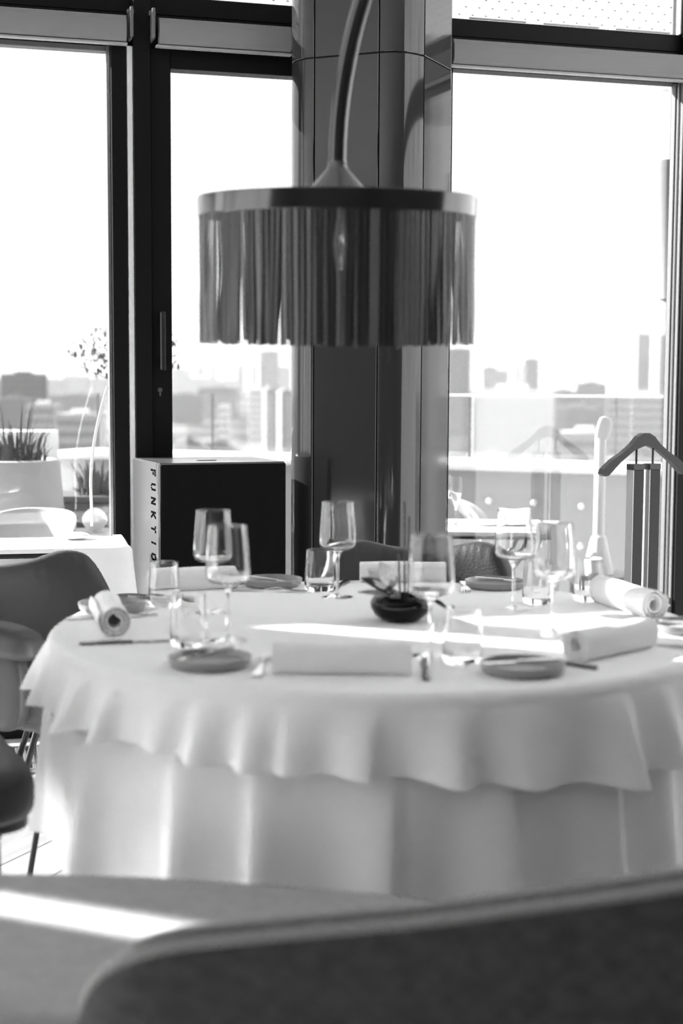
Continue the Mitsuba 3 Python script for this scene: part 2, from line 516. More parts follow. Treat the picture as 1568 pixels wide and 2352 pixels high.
def panel(pl, z0, z1, gap=.0022):
    """an upright sheet along a plan polyline, its edges rounded back into the joints"""
    pl = np.asarray(pl, float)
    if len(pl) == 2: pl = np.linspace(pl[0], pl[1], 6)
    d = np.gradient(pl, axis=0); d /= np.linalg.norm(d, axis=1, keepdims=True)
    nrm = np.stack([d[:, 1], -d[:, 0]], 1)
    L = np.concatenate([[0], np.cumsum(np.linalg.norm(np.diff(pl, axis=0), axis=1))])
    q = np.concatenate([[0 + gap, gap + .0015], np.linspace(.01, L[-1] - .01, max(8, len(pl))), [L[-1] - gap - .0015, L[-1] - gap]])
    at = lambda a: np.stack([np.interp(q, L, a[:, k]) for k in (0, 1)], 1)
    base, nn = at(pl), at(nrm)
    dep = np.zeros(len(q)); dep[[0, -1]] = .0015
    zs = [(z0 + gap, .0015), (z0 + gap + .0015, 0), (z1 - gap - .0015, 0), (z1 - gap, .0015)]
    front = np.array([[np.append(base[i] - nn[i] * max(dep[i], e), z) for i in range(len(q))] for z, e in zs])
    back = np.array([[np.append(base[i] - nn[i] * .012, z) for i in range(len(q))] for z in (z0 + gap, z1 - gap)])
    P = np.concatenate([front, back[::-1]])
    return grid_mesh(P, close_u=True)


ring = np.vstack([cp, flat[1:], rc[1:], fr_[1:], ed[1:]])
core = Polygon(ring).buffer(-.0118)
part('core', col, slab(0.0, CEIL - .001, [(x, y) for x, y in core.exterior.coords[:-1]]), 'joint_dark')
for z0, z1 in ((.0, 2.40), (2.40, CEIL - .001)):
    for pl in (cp, flat, rc, fr_, ed):
        part('panel', col, panel(pl, z0, z1), 'column_lacquer', 30)

# ================================================================== ROUND TABLE
TC = np.array([.085, 3.07])
TOP = .752
dt = thing('dining_table', 'round table under two layers of white cloth in the middle', 'table')
part('tabletop', dt, moved(lathe([(0, 0), (.66, 0), (.69, .01), (.695, .018), (.69, .028), (0, .028)], 96), mat4(t=(*TC, .716))), 'black_matte')
part('pedestal', dt, moved(lathe([(0, 0), (.05, 0), (.05, .684), (0, .684)], 32), mat4(t=(*TC, .0315))), 'black_metal')
part('base', dt, moved(lathe([(0, 0), (.32, 0), (.32, .012), (.06, .03), (0, .031)], 64), mat4(t=(*TC, .0002))), 'black_metal')


def bumps(phi, folds):
    f = np.zeros_like(phi)
    for a, amp, wl, wr in folds:
        d = (np.degrees(phi) - a + 180) % 360 - 180
        w = np.where(d < 0, wl, wr)
        f += amp * np.exp(-(d / w) ** 2)
    return f


def drape(rim, top, drop_fn, flare, folds, edge_r, power, nphi=900, nv=34, extra=None):
    phi = np.linspace(-PI, PI, nphi, endpoint=False)
    rows = []
    for r in np.linspace(.02, rim - edge_r, 8):
        rows.append(np.stack([r * np.sin(phi), -r * np.cos(phi), np.full_like(phi, top)], -1))
    for a in np.linspace(0, PI / 2, 9)[1:]:
        r = rim - edge_r + edge_r * math.sin(a)
        z = top - edge_r + edge_r * math.cos(a)
        rows.append(np.stack([r * np.sin(phi), -r * np.cos(phi), np.full_like(phi, z)], -1))
    f = bumps(phi, folds)
    dp = drop_fn(phi)
    for t in np.linspace(0, 1, nv)[1:]:
        r = rim + flare * t ** .8 + f * t ** power + (extra(phi, t) if extra else 0)
        z = top - edge_r - (dp - edge_r) * t
        rows.append(np.stack([r * np.sin(phi), -r * np.cos(phi), z], -1))
    P = np.array(rows)
    g = grid_mesh(P, close_v=True)
    c = len(g.vertices)
    v = np.vstack([g.vertices, [0, 0, top]])
    j = np.arange(nphi)
    f2 = np.vstack([g.faces, np.stack([np.full(nphi, c), j, (j + 1) % nphi], 1)])
    m = tm(v, f2)
    m.apply_translation([*TC, 0])
    return m


low_folds = [(-80, .03, 7, 3), (-66, -.012, 5, 5), (-51, .034, 6, 3.2), (-40, -.008, 5, 5), (-31, .030, 2.4, 4.5), (-18.5, .030, 2.0, 4.0), (-9, -.012, 5, 5), (0, .028, 4.5, 1.8), (8, -.014, 4, 4),
             (17, .030, 5, 1.4), (26, -.012, 4, 4), (34.5, .030, 5.5, 1.0), (46, .026, 5, 3)]
for a in range(62, 275, 17):
    low_folds.append((a, .028, 4, 5))
top_folds = [(-84, .022, 5, 3), (-70, .016, 4, 3), (-52, .030, 4.5, 2.0), (-44, .024, 2.6, 2.0), (-33, .012, 3, 3), (-26.5, .022, 2.2, 3.5), (-19, .022, 2, 4), (-13.5, .014, 1.6, 4), (-8, -.006, 3, 3), (-3, .014, 5, 1.8), (1.5, -.007, 2.5, 3), (9, .020, 4, 2.4), (13.5, -.006, 2.5, 3), (19, .014, 4, 4),
             (27, -.006, 4, 4), (35.5, .030, 5, 1.6), (45, .020, 3, 3)]
for a in range(60, 272, 19):
    top_folds.append((a, .02, 4, 4))
lowdrop = lambda phi: .415 + .02 * np.sin(3 * phi + 1)
topdrop = lambda phi: .130 + .012 * np.sin(2 * phi + .4) + .030 * np.exp(-((np.degrees(phi) - 34) / 22) ** 2) + .9 * bumps(phi, top_folds) * .35
single('tablecloth', drape(.704, .7465, lowdrop, .014, [(a, b * 1.35, c, d * .9) for a, b, c, d in low_folds], .02, 1.25), 'cloth', 'long white lower tablecloth of the round table, hanging in soft folds', 'tablecloth', True)
single('table_overlay', drape(.7125, TOP, topdrop, .022, [(a, b * (1.75 if b > 0 else 1.2), c * .95, d * .85) for a, b, c, d in top_folds], .024, .85), 'cloth', 'short white top cloth covering the round table, upper layer with a wavy hem', 'tablecloth', True)
ZT = TOP + .0004


def on_table(x, y, a=0.0, z=0.0, s=1.0):
    return mat4(rotz(a) * s, (x, y, ZT + z))


# ------------------------------------------------------------------ glasses
def stem_glass():
    o = [(0, 0), (.036, 0), (.0375, .0008), (.0375, .0016), (.030, .0028), (.012, .0052), (.0055, .010), (.0042, .02), (.0040, .06), (.0042, .098), (.0055, .108), (.012, .1145), (.030, .1185), (.0405, .1235), (.0445, .131), (.0452, .140), (.0438, .165), (.0408, .205), (.0388, .2345)]
    i = [(.0383, .2352), (.0378, .2345), (.0398, .205), (.0428, .165), (.0442, .140), (.0435, .1318), (.0398, .1252), (.030, .1206), (.012, .1175), (0, .1168)]
    return o, i


o, i_ = stem_glass()
WINE = mikit.ply(lathe(o + i_, 72), 'glass', 40)
TUMB = mikit.ply(lathe([(0, 0), (.031, 0), (.0345, .002), (.0372, .010), (.0378, .022), (.0365, .05), (.0340, .085), (.0328, .1035), (.0322, .1042), (.0316, .1035), (.0328, .085), (.0352, .05), (.0362, .026), (.034, .017), (.028, .0145), (0, .014)], 72), 'glass', 40)
glasses = [(-.290, 3.206, 'wine glass before the black cabinet, farther one of the pair'),
           (-.229, 2.853, 'wine glass before the black cabinet, nearer one of the pair'),
           (-.009, 3.456, 'wine glass before the column, beside the tumbler at the table back'),
           (.172, 2.695, 'blurred wine glass just right of the flower bowl'),
           (.401, 3.279, 'wine glass behind the sunlit patch, left of the two before the right window'),
           (.443, 2.945, 'wine glass on the right, standing behind the napkin roll in shade')]
for x, y, l in glasses:
    single('wine_glass', WINE, None, 'clear ' + l, 'wine glass', to=on_table(x, y), group='wine glasses on the round table')
tumblers = [(-.413, 3.298, 'tumbler before the napkin roll at the back left'), (-.302, 2.798, 'blurred tumbler at left front behind the grey plate'), (-.055, 3.566, 'sharp tumbler at the back of the table before the column'),
            (.229, 2.637, 'blurred tumbler at right front beside the blurred wine glass'), (.471, 3.374, 'tumbler at the right back beside the sunlit patch'), (.600, 3.42, 'tumbler hidden behind the sunlit napkin roll')]
for x, y, l in tumblers:
    single('tumbler', TUMB, None, 'clear ' + l, 'tumbler', to=on_table(x, y), group='tumblers on the round table')
# ------------------------------------------------------------------ plates
PLATE = mikit.ply(lathe([(0, 0), (.060, 0), (.068, .001), (.0745, .006), (.0775, .018), (.0770, .0195), (.0755, .0195), (.0742, .018), (.0715, .0075), (.066, .0045), (0, .004)], 80), 'stoneware', 40)
plates = [(-.241, 2.592, 'left of the front napkin'), (.330, 2.546, 'right front, before the shaded napkin roll'), (-.178, 3.656, 'at the back left before the black cabinet'), (.397, 3.640, 'at the back right before the dark chair back'),
          (-.525, 3.236, 'at the left behind the upright napkin roll'), (.735, 2.993, 'cut by the right edge of the photo')]
for x, y, l in plates:
    single('side_plate', PLATE, None, 'grey stoneware side plate ' + l, 'plate', to=on_table(x, y), group='grey side plates')


# ------------------------------------------------------------------ napkin rolls
def roll(length, rx, rz, turns=2.8, sq=0.0, seed=0):
    r = np.random.default_rng(seed)
    a = np.linspace(0, turns * 2 * PI, 150)
    rad = 1 - .62 * (a / a[-1])
    pw = lambda c: np.sign(c) * np.abs(c) ** (1 - sq)
    pts = np.stack([rx * rad * pw(np.cos(-a + .5)), rz * rad * pw(np.sin(-a + .5))], 1)
    poly = LineString(pts).buffer(.0022, cap_style='round')
    poly = poly if poly.geom_type == 'Polygon' else max(poly.geoms, key=lambda g: g.area)
    poly = poly.simplify(.0002)
    m = extrude(poly, length)
    # slices along the length, gently uneven
    m = m.subdivide_to_size(.06)
    v = m.vertices.copy()
    t = v[:, 2] / length
    w = 1 + .05 * np.sin(t * 5 + seed) + .03 * np.sin(t * 11 + 2 * seed)
    v[:, 0] *= w
    v[:, 1] *= 1 + .04 * np.sin(t * 7 + 1.3 * seed)
    v[:, 1] = np.maximum(v[:, 1], -rz * .93)
    v[:, 1] -= v[:, 1].min()
    # local: x across, y up, z along -> world x along, y across, z up
    return tm(np.stack([v[:, 2] - length / 2, v[:, 0], v[:, 1]], 1), m.faces)


rolls = [(.003, 2.535, math.radians(-2.5), .250, .030, .0315, .25, 1, 'lying straight across the front of the table'),
         (-.492, 3.005, math.radians(104), .245, .034, .0345, 0, 2, 'pointing towards the camera at the left side of the table'),
         (-.374, 3.575, math.radians(22), .225, .030, .0315, .1, 3, 'at the back left before the black cabinet'),
         (.170, 3.745, math.radians(2), .240, .028, .029, .3, 4, 'at the back before the dark chair back'),
         (.662, 3.275, math.radians(-74), .27, .034, .036, 0, 5, 'in full sun at the right'),
         (.528, 2.735, math.radians(44), .235, .032, .0325, .1, 6, 'in shade at right front, its hollow end towards the camera')]
for x, y, a, L, rx, rz, sq, sd, l in rolls:
    single('napkin_roll', roll(L, rx, rz, sq=sq, seed=sd), 'linen', 'rolled white cloth napkin ' + l, 'napkin', 50, to=on_table(x, y, a), group='napkin rolls')


# ------------------------------------------------------------------ cutlery
def flatware(outline, h, curve=None):
    m = extrude(Polygon(outline).buffer(-.0004).buffer(.0004), h)
    m = m.subdivide_to_size(.009)
    if curve is not None:
        v = m.vertices.copy(); v[:, 2] += curve(v[:, 0]); m = tm(v, m.faces)
    return m


def sym(pts):
    return [(x, y) for x, y in pts] + [(x, -y) for x, y in pts[::-1]]


KN_H = mikit.ply(flatware(sym([(0, .003), (.004, .0065), (.03, .0075), (.08, .0058), (.105, .0048)]), .006), 'dark_steel', 40)  # handle shares the blade's steel; dark reflection put into its colour
KN_B = mikit.ply(flatware([(.105, .0048), (.112, .009), (.16, .0098), (.19, .0085), (.205, .002), (.2, -.006), (.16, -.0065), (.105, -.0045)], .0016, lambda x: .002 + 0 * x), 'steel', 40)
BK_H = mikit.ply(flatware(sym([(0, .0028), (.004, .006), (.025, .0066), (.06, .005), (.075, .0045)]), .0055), 'steel', 40)
BK_B = mikit.ply(flatware([(.075, .0045), (.082, .009), (.11, .0105), (.135, .008), (.14, 0), (.135, -.006), (.1, -.0065), (.075, -.0045)], .0015, lambda x: .002 + 0 * x), 'steel', 40)
fk_c = lambda x: .0035 * np.exp(-((x - .125) / .03) ** 2) * 2.2 + np.where(x > .15, .0025 - .05 * (x - .15) * (1 - (x - .15) / .05) * 1.2, .0015)
FK_H = mikit.ply(flatware(sym([(0, .004), (.004, .0085), (.02, .0088), (.06, .0052), (.12, .0026), (.135, .0045)]), .0025, fk_c), 'steel', 40)
tines = [(.135, .0045), (.148, .0115), (.16, .0125)]
fh = [(.135, -.0045), (.148, -.0118), (.16, -.0125), (.2, -.0105), (.2, -.0085), (.165, -.0075), (.165, -.005), (.202, -.005), (.202, -.0025), (.165, -.0022), (.165, .0022), (.202, .0025), (.202, .005), (.165, .005), (.165, .0075), (.2, .0085), (.2, .0105), (.16, .0125), (.148, .0118), (.135, .0045)]
FK_T = mikit.ply(flatware(fh, .0018, fk_c), 'steel', 40)


def knife(x, y, a, label, z=0.0, tilt=0.0):
    t = thing('table_knife', 'steel table knife ' + label, 'knife', 'table knives')
    m = mat4(rotz(a) @ rotx(0.0), (x, y, ZT + z))
    part('handle', t, KN_H, to=m); part('blade', t, KN_B, to=m)


def fork(x, y, a, label, z=0.0):
    t = thing('table_fork', 'steel table fork ' + label, 'fork', 'table forks')
    m = mat4(rotz(a), (x, y, ZT + z))
    part('handle', t, FK_H, to=m); part('tines', t, FK_T, to=m)


def butter(x, y, a, label, z=.0200, pitch=0.0):
    t = thing('butter_knife', 'small steel butter knife ' + label, 'knife', 'butter knives on the plates')
    c, s = math.cos(pitch), math.sin(pitch)
    m = mat4(rotz(a) @ np.array([[c, 0, -s], [0, 1, 0], [s, 0, c]]), (x, y, ZT + z))
    part('handle', t, BK_H, to=m); part('blade', t, BK_B, to=m)


def ends(p, q):
    return p[0], p[1], math.atan2(q[1] - p[1], q[0] - p[0])


# (handle end) -> (tip)
fork(*ends((-.150, 2.492), (-.140, 2.70)), 'left of the front napkin roll')
knife(*ends((.150, 2.465), (.160, 2.65)), 'right of the front napkin roll')
knife(*ends((-.520, 2.797), (-.34, 2.838)), 'with reflection-darkened handle before the napkin roll at the left')
fork(*ends((-.605, 3.100), (-.44, 3.150)), 'half behind the napkin roll at the left')
knife(*ends((-.520, 3.440), (-.40, 3.375)), 'behind the tumbler at the back left')
fork(*ends((-.285, 3.555), (-.17, 3.545)), 'before the plate at the back left')
knife(*ends((.020, 3.745), (-.015, 3.60)), 'left of the napkin roll at the back')
fork(*ends((.322, 3.73), (.316, 3.60)), 'left of the plate at the back right')
knife(*ends((.470, 2.575), (.36, 2.680)), 'with its reflection-darkened handle end before the shaded napkin roll')
fork(*ends((.690, 2.790), (.58, 2.860)), 'with its handle end right of the shaded napkin roll')
knife(*ends((.79, 3.150), (.66, 3.120)), 'at the right before the sunlit napkin roll')
fork(*ends((.775, 3.33), (.70, 3.42)), 'behind the sunlit napkin roll')
butter(-.195, 2.615, math.radians(200), 'on the front left plate', .0295, math.radians(-9.5))
butter(.395, 2.545, math.radians(176), 'on the right front plate', .0215, math.radians(-4))
butter(-.235, 3.640, math.radians(-18), 'on the back left plate', .0215, math.radians(-4.5))
butter(.345, 3.645, math.radians(8), 'on the back right plate', .0215, math.radians(-5))
butter(-.575, 3.225, math.radians(10), 'on the plate behind the left napkin roll', .0215, math.radians(-5))
butter(.675, 2.985, math.radians(12), 'on the plate at the right edge', .0215, math.radians(-5))

# ------------------------------------------------------------------ flower bowl
VX, VY = .132, 3.117
vb = single('flower_bowl', moved(lathe([(0, 0), (.035, 0), (.042, .002), (.058, .014), (.0665, .030), (.0668, .042), (.060, .053), (.050, .0565), (.0475, .0550), (.0565, .050), (.0625, .041), (.062, .031), (.054, .017), (.040, .007), (0, .006)], 80), mat4(t=(VX, VY, ZT))), 'vase_glaze', 'low round glossy black bowl holding an orchid and thin sticks', 'vase', 40)
single('bowl_filling', moved(lathe([(0, .0005), (.046, .0005), (.05, .004), (.048, .012), (.03, .020), (0, .023)], 40), mat4(t=(VX, VY, ZT + .0185))), 'black_matte', 'dark moss filling the glossy black flower bowl', 'moss', 40, kind=None)
orc = thing('orchid', 'pale orchid bloom with dark leaves leaning left out of the black bowl', 'flower')


def leaf(p, q, width, up=.02, n=14, fold=.25, face=(0, 0, 1.0)):
    p, q = np.array(p, float), np.array(q, float)
    d = q - p
    side = np.cross(d, face); side /= np.linalg.norm(side) + 1e-9
    nr = np.cross(side, d); nr /= np.linalg.norm(nr)
    t = np.linspace(0, 1, n)
    w = width * np.sin(PI * np.clip(t * .93 + .05, 0, 1)) ** .8
    c = p + d * t[:, None] + nr * (up * np.sin(PI * t))[:, None]
    rows = []
    for s in (-1, -.5, 0, .5, 1):
        rows.append(c + side * (w * s / 2)[:, None] + nr * (abs(s) * w * fold / 2)[:, None])
    m1 = np.array(rows)
    P = np.concatenate([m1, (m1 - nr * .0008)[::-1]])
    return grid_mesh(P, close_u=True)


c0 = (.110, 3.098, ZT + .072)
CAMF = (.1, -.85, .5)      # the bloom opens forwards and up
part('leaf', orc, leaf((c0[0] + .010, c0[1] + .004, c0[2] - .012), (c0[0] - .066, c0[1] - .012, c0[2] + .026), .024, .004, face=CAMF), 'leaf_orchid', 40)
part('leaf', orc, leaf((c0[0] + .012, c0[1] - .004, c0[2] - .016), (c0[0] - .074, c0[1] - .022, c0[2] - .004), .017, .004, face=(0, -.6, .8)), 'petal_grey', 40)
part('leaf', orc, leaf((VX + .03, VY + .006, ZT + .060), (VX + .112, VY - .01, ZT + .020), .012, .014, face=(.2, -.8, .5)), 'leaf_orchid', 40)
for q, wd, m_ in (((-.052, .012, .044), .036, 'petal'), ((-.024, .014, .058), .036, 'petal'), ((-.052, .006, .028), .030, 'petal'), ((.014, -.012, -.030), .024, 'petal_grey'), ((.010, .01, .030), .016, 'petal_grey')):
    part('petal', orc, leaf(c0, (c0[0] + q[0], c0[1] + q[1], c0[2] + q[2]), wd, .006, fold=.3, face=CAMF), m_, True)
part('lip', orc, moved(superell(.010, .009, .011, .9, 16, 12), mat4(t=(c0[0] - .004, c0[1] - .008, c0[2] - .003))), 'leaf_orchid', 40)
part('flower_stem', orc, tube(smooth_curve([(VX - .002, VY, ZT + .040), (VX - .01, VY - .006, ZT + .055), (c0[0] + .004, c0[1] + .004, c0[2] - .004)], 8), .002, 8), 'stick')
for i, (dx, dy, h, lean) in enumerate(((.009, .004, .264, -.002), (.016, .0, .232, .001), (.000, -.006, .150, -.006))):
    single('decor_stick', tube(np.array([(VX + dx, VY + dy, ZT + .036), (VX + dx + lean * .5, VY + dy, ZT + h * .5), (VX + dx + lean, VY + dy, ZT + h)]), .0024, 10), 'stick',
           'thin dark stick in the black bowl, ' + ('the tallest of three', 'the middle one in height', 'the shortest of three')[i], 'stick', group='sticks in the flower bowl')

# ================================================================== ARC LAMP
LX, LY, LZ = -.012, 3.0, 1.657      # centre of the shade's top
RL = .287
tilt = mat4(rotx(math.radians(-3.0)) if False else np.array([[1, 0, 0], [0, math.cos(.052), -math.sin(.052)], [0, math.sin(.052), math.cos(.052)]]), (LX, LY, LZ))
al = thing('arc_lamp', 'dark arc floor lamp with a round fringed shade hanging over the table', 'floor lamp')
band = lathe([(RL - .004, -.040), (RL + .002, -.040), (RL + .003, -.038), (RL + .003, -.002), (RL + .001, 0), (RL - .004, 0), (RL - .004, -.040)], 128)
part('shade_ring', al, moved(band, tilt), 'gunmetal', 40)
spokes = [tube(smooth_curve([(.02 * math.cos(a), .02 * math.sin(a), .045), (.05 * math.cos(a), .05 * math.sin(a), .012), (.12 * math.cos(a), .12 * math.sin(a), -.006), ((RL - .004) * math.cos(a), (RL - .004) * math.sin(a), -.008)], 14), .0035, 8) for a in np.arange(3) * 2 * PI / 3 + .3]
hub = lathe([(.0, .075), (.0185, .075), (.0195, .066), (.023, .058), (.045, .034), (.066, .012), (.080, .0), (.080, -.003), (.060, -.004), (0, -.004)], 64)
part('hub', al, moved(hub, tilt), 'dark_steel', 30)
for sp_ in spokes:
    part('spoke', al, moved(sp_, tilt), 'dark_steel', 40)
part('top_disc', al, moved(lathe([(0, -.004), (RL - .005, -.0045), (RL - .005, -.0075), (0, -.0075)], 96), tilt), 'gunmetal', 40)
# the tube rises, bends over to the right and comes down behind the frame's edge
hd = np.array([.75, -.66]); hd /= np.linalg.norm(hd)
RA = .78
pts = [(LX, LY, LZ + .055)]
for a in np.linspace(0, PI, 60):
    h_ = RA * (1 - math.cos(a)); v_ = RA * math.sin(a)
    pts.append((LX + hd[0] * h_, LY + hd[1] * h_, LZ + .075 + v_))
pts.append((LX + hd[0] * 2 * RA, LY + hd[1] * 2 * RA, .05))
part('pole', al, tube(np.array(pts), .0175, 24), 'gunmetal', 40)
part('base', al, moved(lathe([(0, 0), (.19, 0), (.19, .045), (.185, .05), (0, .05)], 64), mat4(t=(LX + hd[0] * 2 * RA, LY + hd[1] * 2 * RA, .0004))), 'black_metal')
# fringe: hanging strands, parted in places
gaps = {}
def strand(a, r, w, top, bot, sway, twist, lens=0.0):
    n = 12
    t = np.linspace(0, 1, n)
    z = top + (bot - top) * t
    aa = a + sway * (t ** 1.1) + lens * np.exp(-((t - .27) / .13) ** 2)
    rr = r + .002 * np.sin(5 * t + 20 * a) * t
    tw = twist * t
    tx = np.stack([-np.sin(aa) * np.cos(tw) + np.cos(aa) * np.sin(tw), np.cos(aa) * np.cos(tw) + np.sin(aa) * np.sin(tw), 0 * t], -1)
    nr = np.stack([np.cos(aa) * np.cos(tw) + np.sin(aa) * np.sin(tw), np.sin(aa) * np.cos(tw) - np.cos(aa) * np.sin(tw), 0 * t], -1)
    c = np.stack([rr * np.cos(aa), rr * np.sin(aa), z], -1)
    P = np.array([c - tx * w / 2, c + nr * .0012, c + tx * w / 2, c - nr * .0012])
    return grid_mesh(P, close_u=True)


NS = 300
fr = np.random.default_rng(3)
# openings, by angle (degrees, -90 = towards the camera): both where the sky shows through
part_gap = [(-130.26, .9, 1), (138.39, 2.2, 1), (-123.36, .7, 1), (130.4, 2.0, 1), (-112.03, 1.1, 1), (116.0, 3.4, 1), (-109.9, .9, 1), (-37.0, 1.1, 1), (28.2, 2.4, 1), (-30.6, 1.2, 1), (21.2, 2.4, 1), (-83.6, .7, 1)]
strands = {0: [], 1: []}
for i in range(NS):
    deg = -180 + 360 * (i + .5 * fr.random()) / NS
    w = .0084 + .0012 * fr.random()
    sway = fr.normal(0, .0032)
    for g0, gw, sg in part_gap:
        dd = (deg - g0 + 180) % 360 - 180
        if abs(dd) < 9:
            sway += math.radians(gw) * np.sign(dd if dd else 1) * math.exp(-abs(dd) / 3.0)
    strands[int(fr.random() < .3)].append(strand(math.radians(deg), RL - .001 - .003 * (i % 2), w, -.036, -.298 + fr.normal(0, .0015), sway, fr.normal(0, .22), 0.030 * np.sign(deg + 88.4) * math.exp(-abs(deg + 88.4) / 2.5)))
part('fringe', al, moved(cat(strands[0]), tilt), 'fringe_dark', False, kind='stuff')
part('fringe', al, moved(cat(strands[1]), tilt), 'fringe_light', False, kind='stuff')
sk_ = part('socket', al, moved(lathe([(0, -.008), (.02, -.008), (.02, -.075), (.017, -.08), (0, -.08)], 32), tilt), 'white_plastic')
bulb = moved(lathe([(.0, -.081), (.012, -.081), (.014, -.09), (.024, -.112), (.026, -.124), (.020, -.142), (0, -.150)], 32), tilt)
kb = key_of('bulb', al)
scene[kb] = {**mikit.ply(bulb, 'white_plastic', 40), 'emitter': {'type': 'area', 'radiance': {'type': 'rgb', 'value': [1.2] * 3}}}

# ================================================================== CHAIRS
def pad(top_fn, half=.29, zb=.455, bend=.11, th=.045, nu=90, nv=40):
    u = np.linspace(-1, 1, nu)
    sg = lambda v: np.sign(v)
    uu = sg(u) * (1 - (1 - np.abs(u)) ** 1.5)          # denser at the ends
    x = uu * half
    ang = np.linspace(0, 2 * PI, nv, endpoint=False)
    rows = []
    for i in range(nu):
        e = math.sqrt(max(0.0, 1 - abs(uu[i]) ** 7))
        zt = top_fn(x[i])
        zm, hz = (zt + zb) / 2, (zt - zb) / 2 * (.55 + .45 * e)
        t_ = th * max(e, .03)
        yc = bend * (abs(uu[i])) ** 2.4
        dy = bend * 2.4 * abs(uu[i]) ** 1.4 * sg(uu[i]) / half
        nx, ny = -dy, 1.0
        ln = math.hypot(nx, ny); nx, ny = nx / ln, ny / ln
        c, s = np.cos(ang), np.sin(ang)
        yy = np.sign(c) * np.abs(c) ** .8 * t_
        zz = np.sign(s) * np.abs(s) ** .45 * hz
        edge = np.exp(-((np.abs(zz) - hz) / .05) ** 2) + np.exp(-((1 - abs(uu[i])) / .12) ** 2)
        pleat = .0011 * np.exp(-((zz - hz) / .035) ** 2) * np.sin(x[i] * 210 + 2.0 * np.sin(x[i] * 37)) + .0012 * math.exp(-((1 - abs(uu[i])) / .06) ** 2) * np.sin(zz * 130)
        yy = yy + np.sign(yy) * pleat
        lean = -.10 * (zm + zz - zb)
        rows.append(np.stack([x[i] + nx * yy, yc + ny * yy + lean, zm + zz], -1))
    P = np.array(rows)
    g = grid_mesh(P, close_v=True)
    g.fix_normals()
    return g


def top_fn(x):
    return .782 + .027 * math.exp(-((abs(x) - .19) / .085) ** 2) - .10 * max(0, (abs(x) - .225) / .065) ** 2


def seat_pad():
    g = superell(.262, .19, .062, .42, 64, 30)
    v = g.vertices.copy()
    edge = np.exp(-((np.maximum(np.abs(v[:, 0]) / .262, np.abs(v[:, 1]) / .19) - 1) / .12) ** 2)
    v[:, 2] += .0025 * edge * np.sin(v[:, 0] * 160 + v[:, 1] * 90)
    return tm(v, g.faces)


def arm_pad():
    g = superell(.052, .17, .042, .6, 40, 26)
    v = g.vertices.copy()
    e = np.abs(v[:, 1]) / .17
    v[:, 2] += .003 * np.exp(-((e - 1) / .3) ** 2) * np.sin(v[:, 1] * 170 + v[:, 0] * 60) + .012 * (1 - e ** 2)
    return tm(v, g.faces)


PAD = mikit.ply(pad(top_fn), 'leather', True)
SEAT = mikit.ply(seat_pad(), 'leather', True)
ARM = mikit.ply(arm_pad(), 'leather', True)
UND = mikit.ply(superell(.235, .175, .026, .3, 48, 16), 'leather', True)
FRM = mikit.ply(cat([cbox(-.20, .20, -.165, -.145, .405, .425), cbox(-.20, .20, .075, .095, .405, .425), cbox(-.20, -.18, -.145, .075, .405, .425), cbox(.18, .20, -.145, .075, .405, .425)]), 'black_metal')
LEG = {}
for sx in (-1, 1):
    for sy in (-1, 1):
        LEG[sx, sy] = mikit.ply(bar((sx * .192, .085 if sy > 0 else -.155, .406), (sx * .282, .075 if sy > 0 else -.22, .0003), .0075, 12), 'black_metal', 40)
PANEL = mikit.ply(superell(.026, .150, .105, .45, 40, 22), 'leather', True)
ASUP_OLD = {} and {s: mikit.ply(cat([tube(smooth_curve([(s * .262, .06, .41), (s * .272, .07, .52), (s * .27, .045, .60)], 10), .007, 10), tube(smooth_curve([(s * .262, -.15, .41), (s * .272, -.16, .52), (s * .27, -.14, .60)], 10), .007, 10)]), 'black_metal', 40) for s in (-1, 1)}
BSUP = {s: mikit.ply(tube(smooth_curve([(s * .15, -.18, .41), (s * .15, -.235, .44), (s * .15, -.25, .50)], 10), .008, 10), 'black_metal', 40) for s in (-1, 1)}


def lounge_chair(x, y, face, label, arms=(-1, 1), group='leather lounge chairs round the table'):
    t = thing('lounge_chair', label, 'chair', group)
    a = math.atan2(face[1], face[0]) - PI / 2
    m = mat4(rotz(a), (x, y, 0))
    part('backrest', t, PAD, to=m @ mat4(t=(0, -.25, 0)))
    part('seat', t, SEAT, to=m @ mat4(t=(0, -.02, .487)))
    part('underpad', t, UND, to=m @ mat4(t=(0, -.02, .440)))
    for s in arms:
        part('armrest', t, ARM, to=m @ mat4(t=(s * .27, -.045, .635)))
        part('side_panel', t, PANEL, to=m @ mat4(t=(s * .272, -.07, .525)))
    for s in (-1, 1):
        part('back_support', t, BSUP[s], to=m)
    part('frame', t, FRM, to=m)
    for k in LEG:
        part('leg', t, LEG[k], to=m)
    return t


lounge_chair(-.67, 3.655, (.82, -.57), 'grey leather lounge chair at the left, its padded back before the side table')
lounge_chair(.212, 3.99, (-.09, -1.0), 'grey leather lounge chair at the back of the table, before the column')
lounge_chair(-.815, 2.785, (.9, .43), 'grey leather chair at the left edge, only the front of its seat in view', arms=())

# foreground felt tub chair, facing left, its low side shell towards the camera
fc = thing('tub_chair', 'grey felt tub chair in the foreground, seen from behind its sloping side', 'armchair')


def shell_top(q):   # q = arc position 0..1
    return q


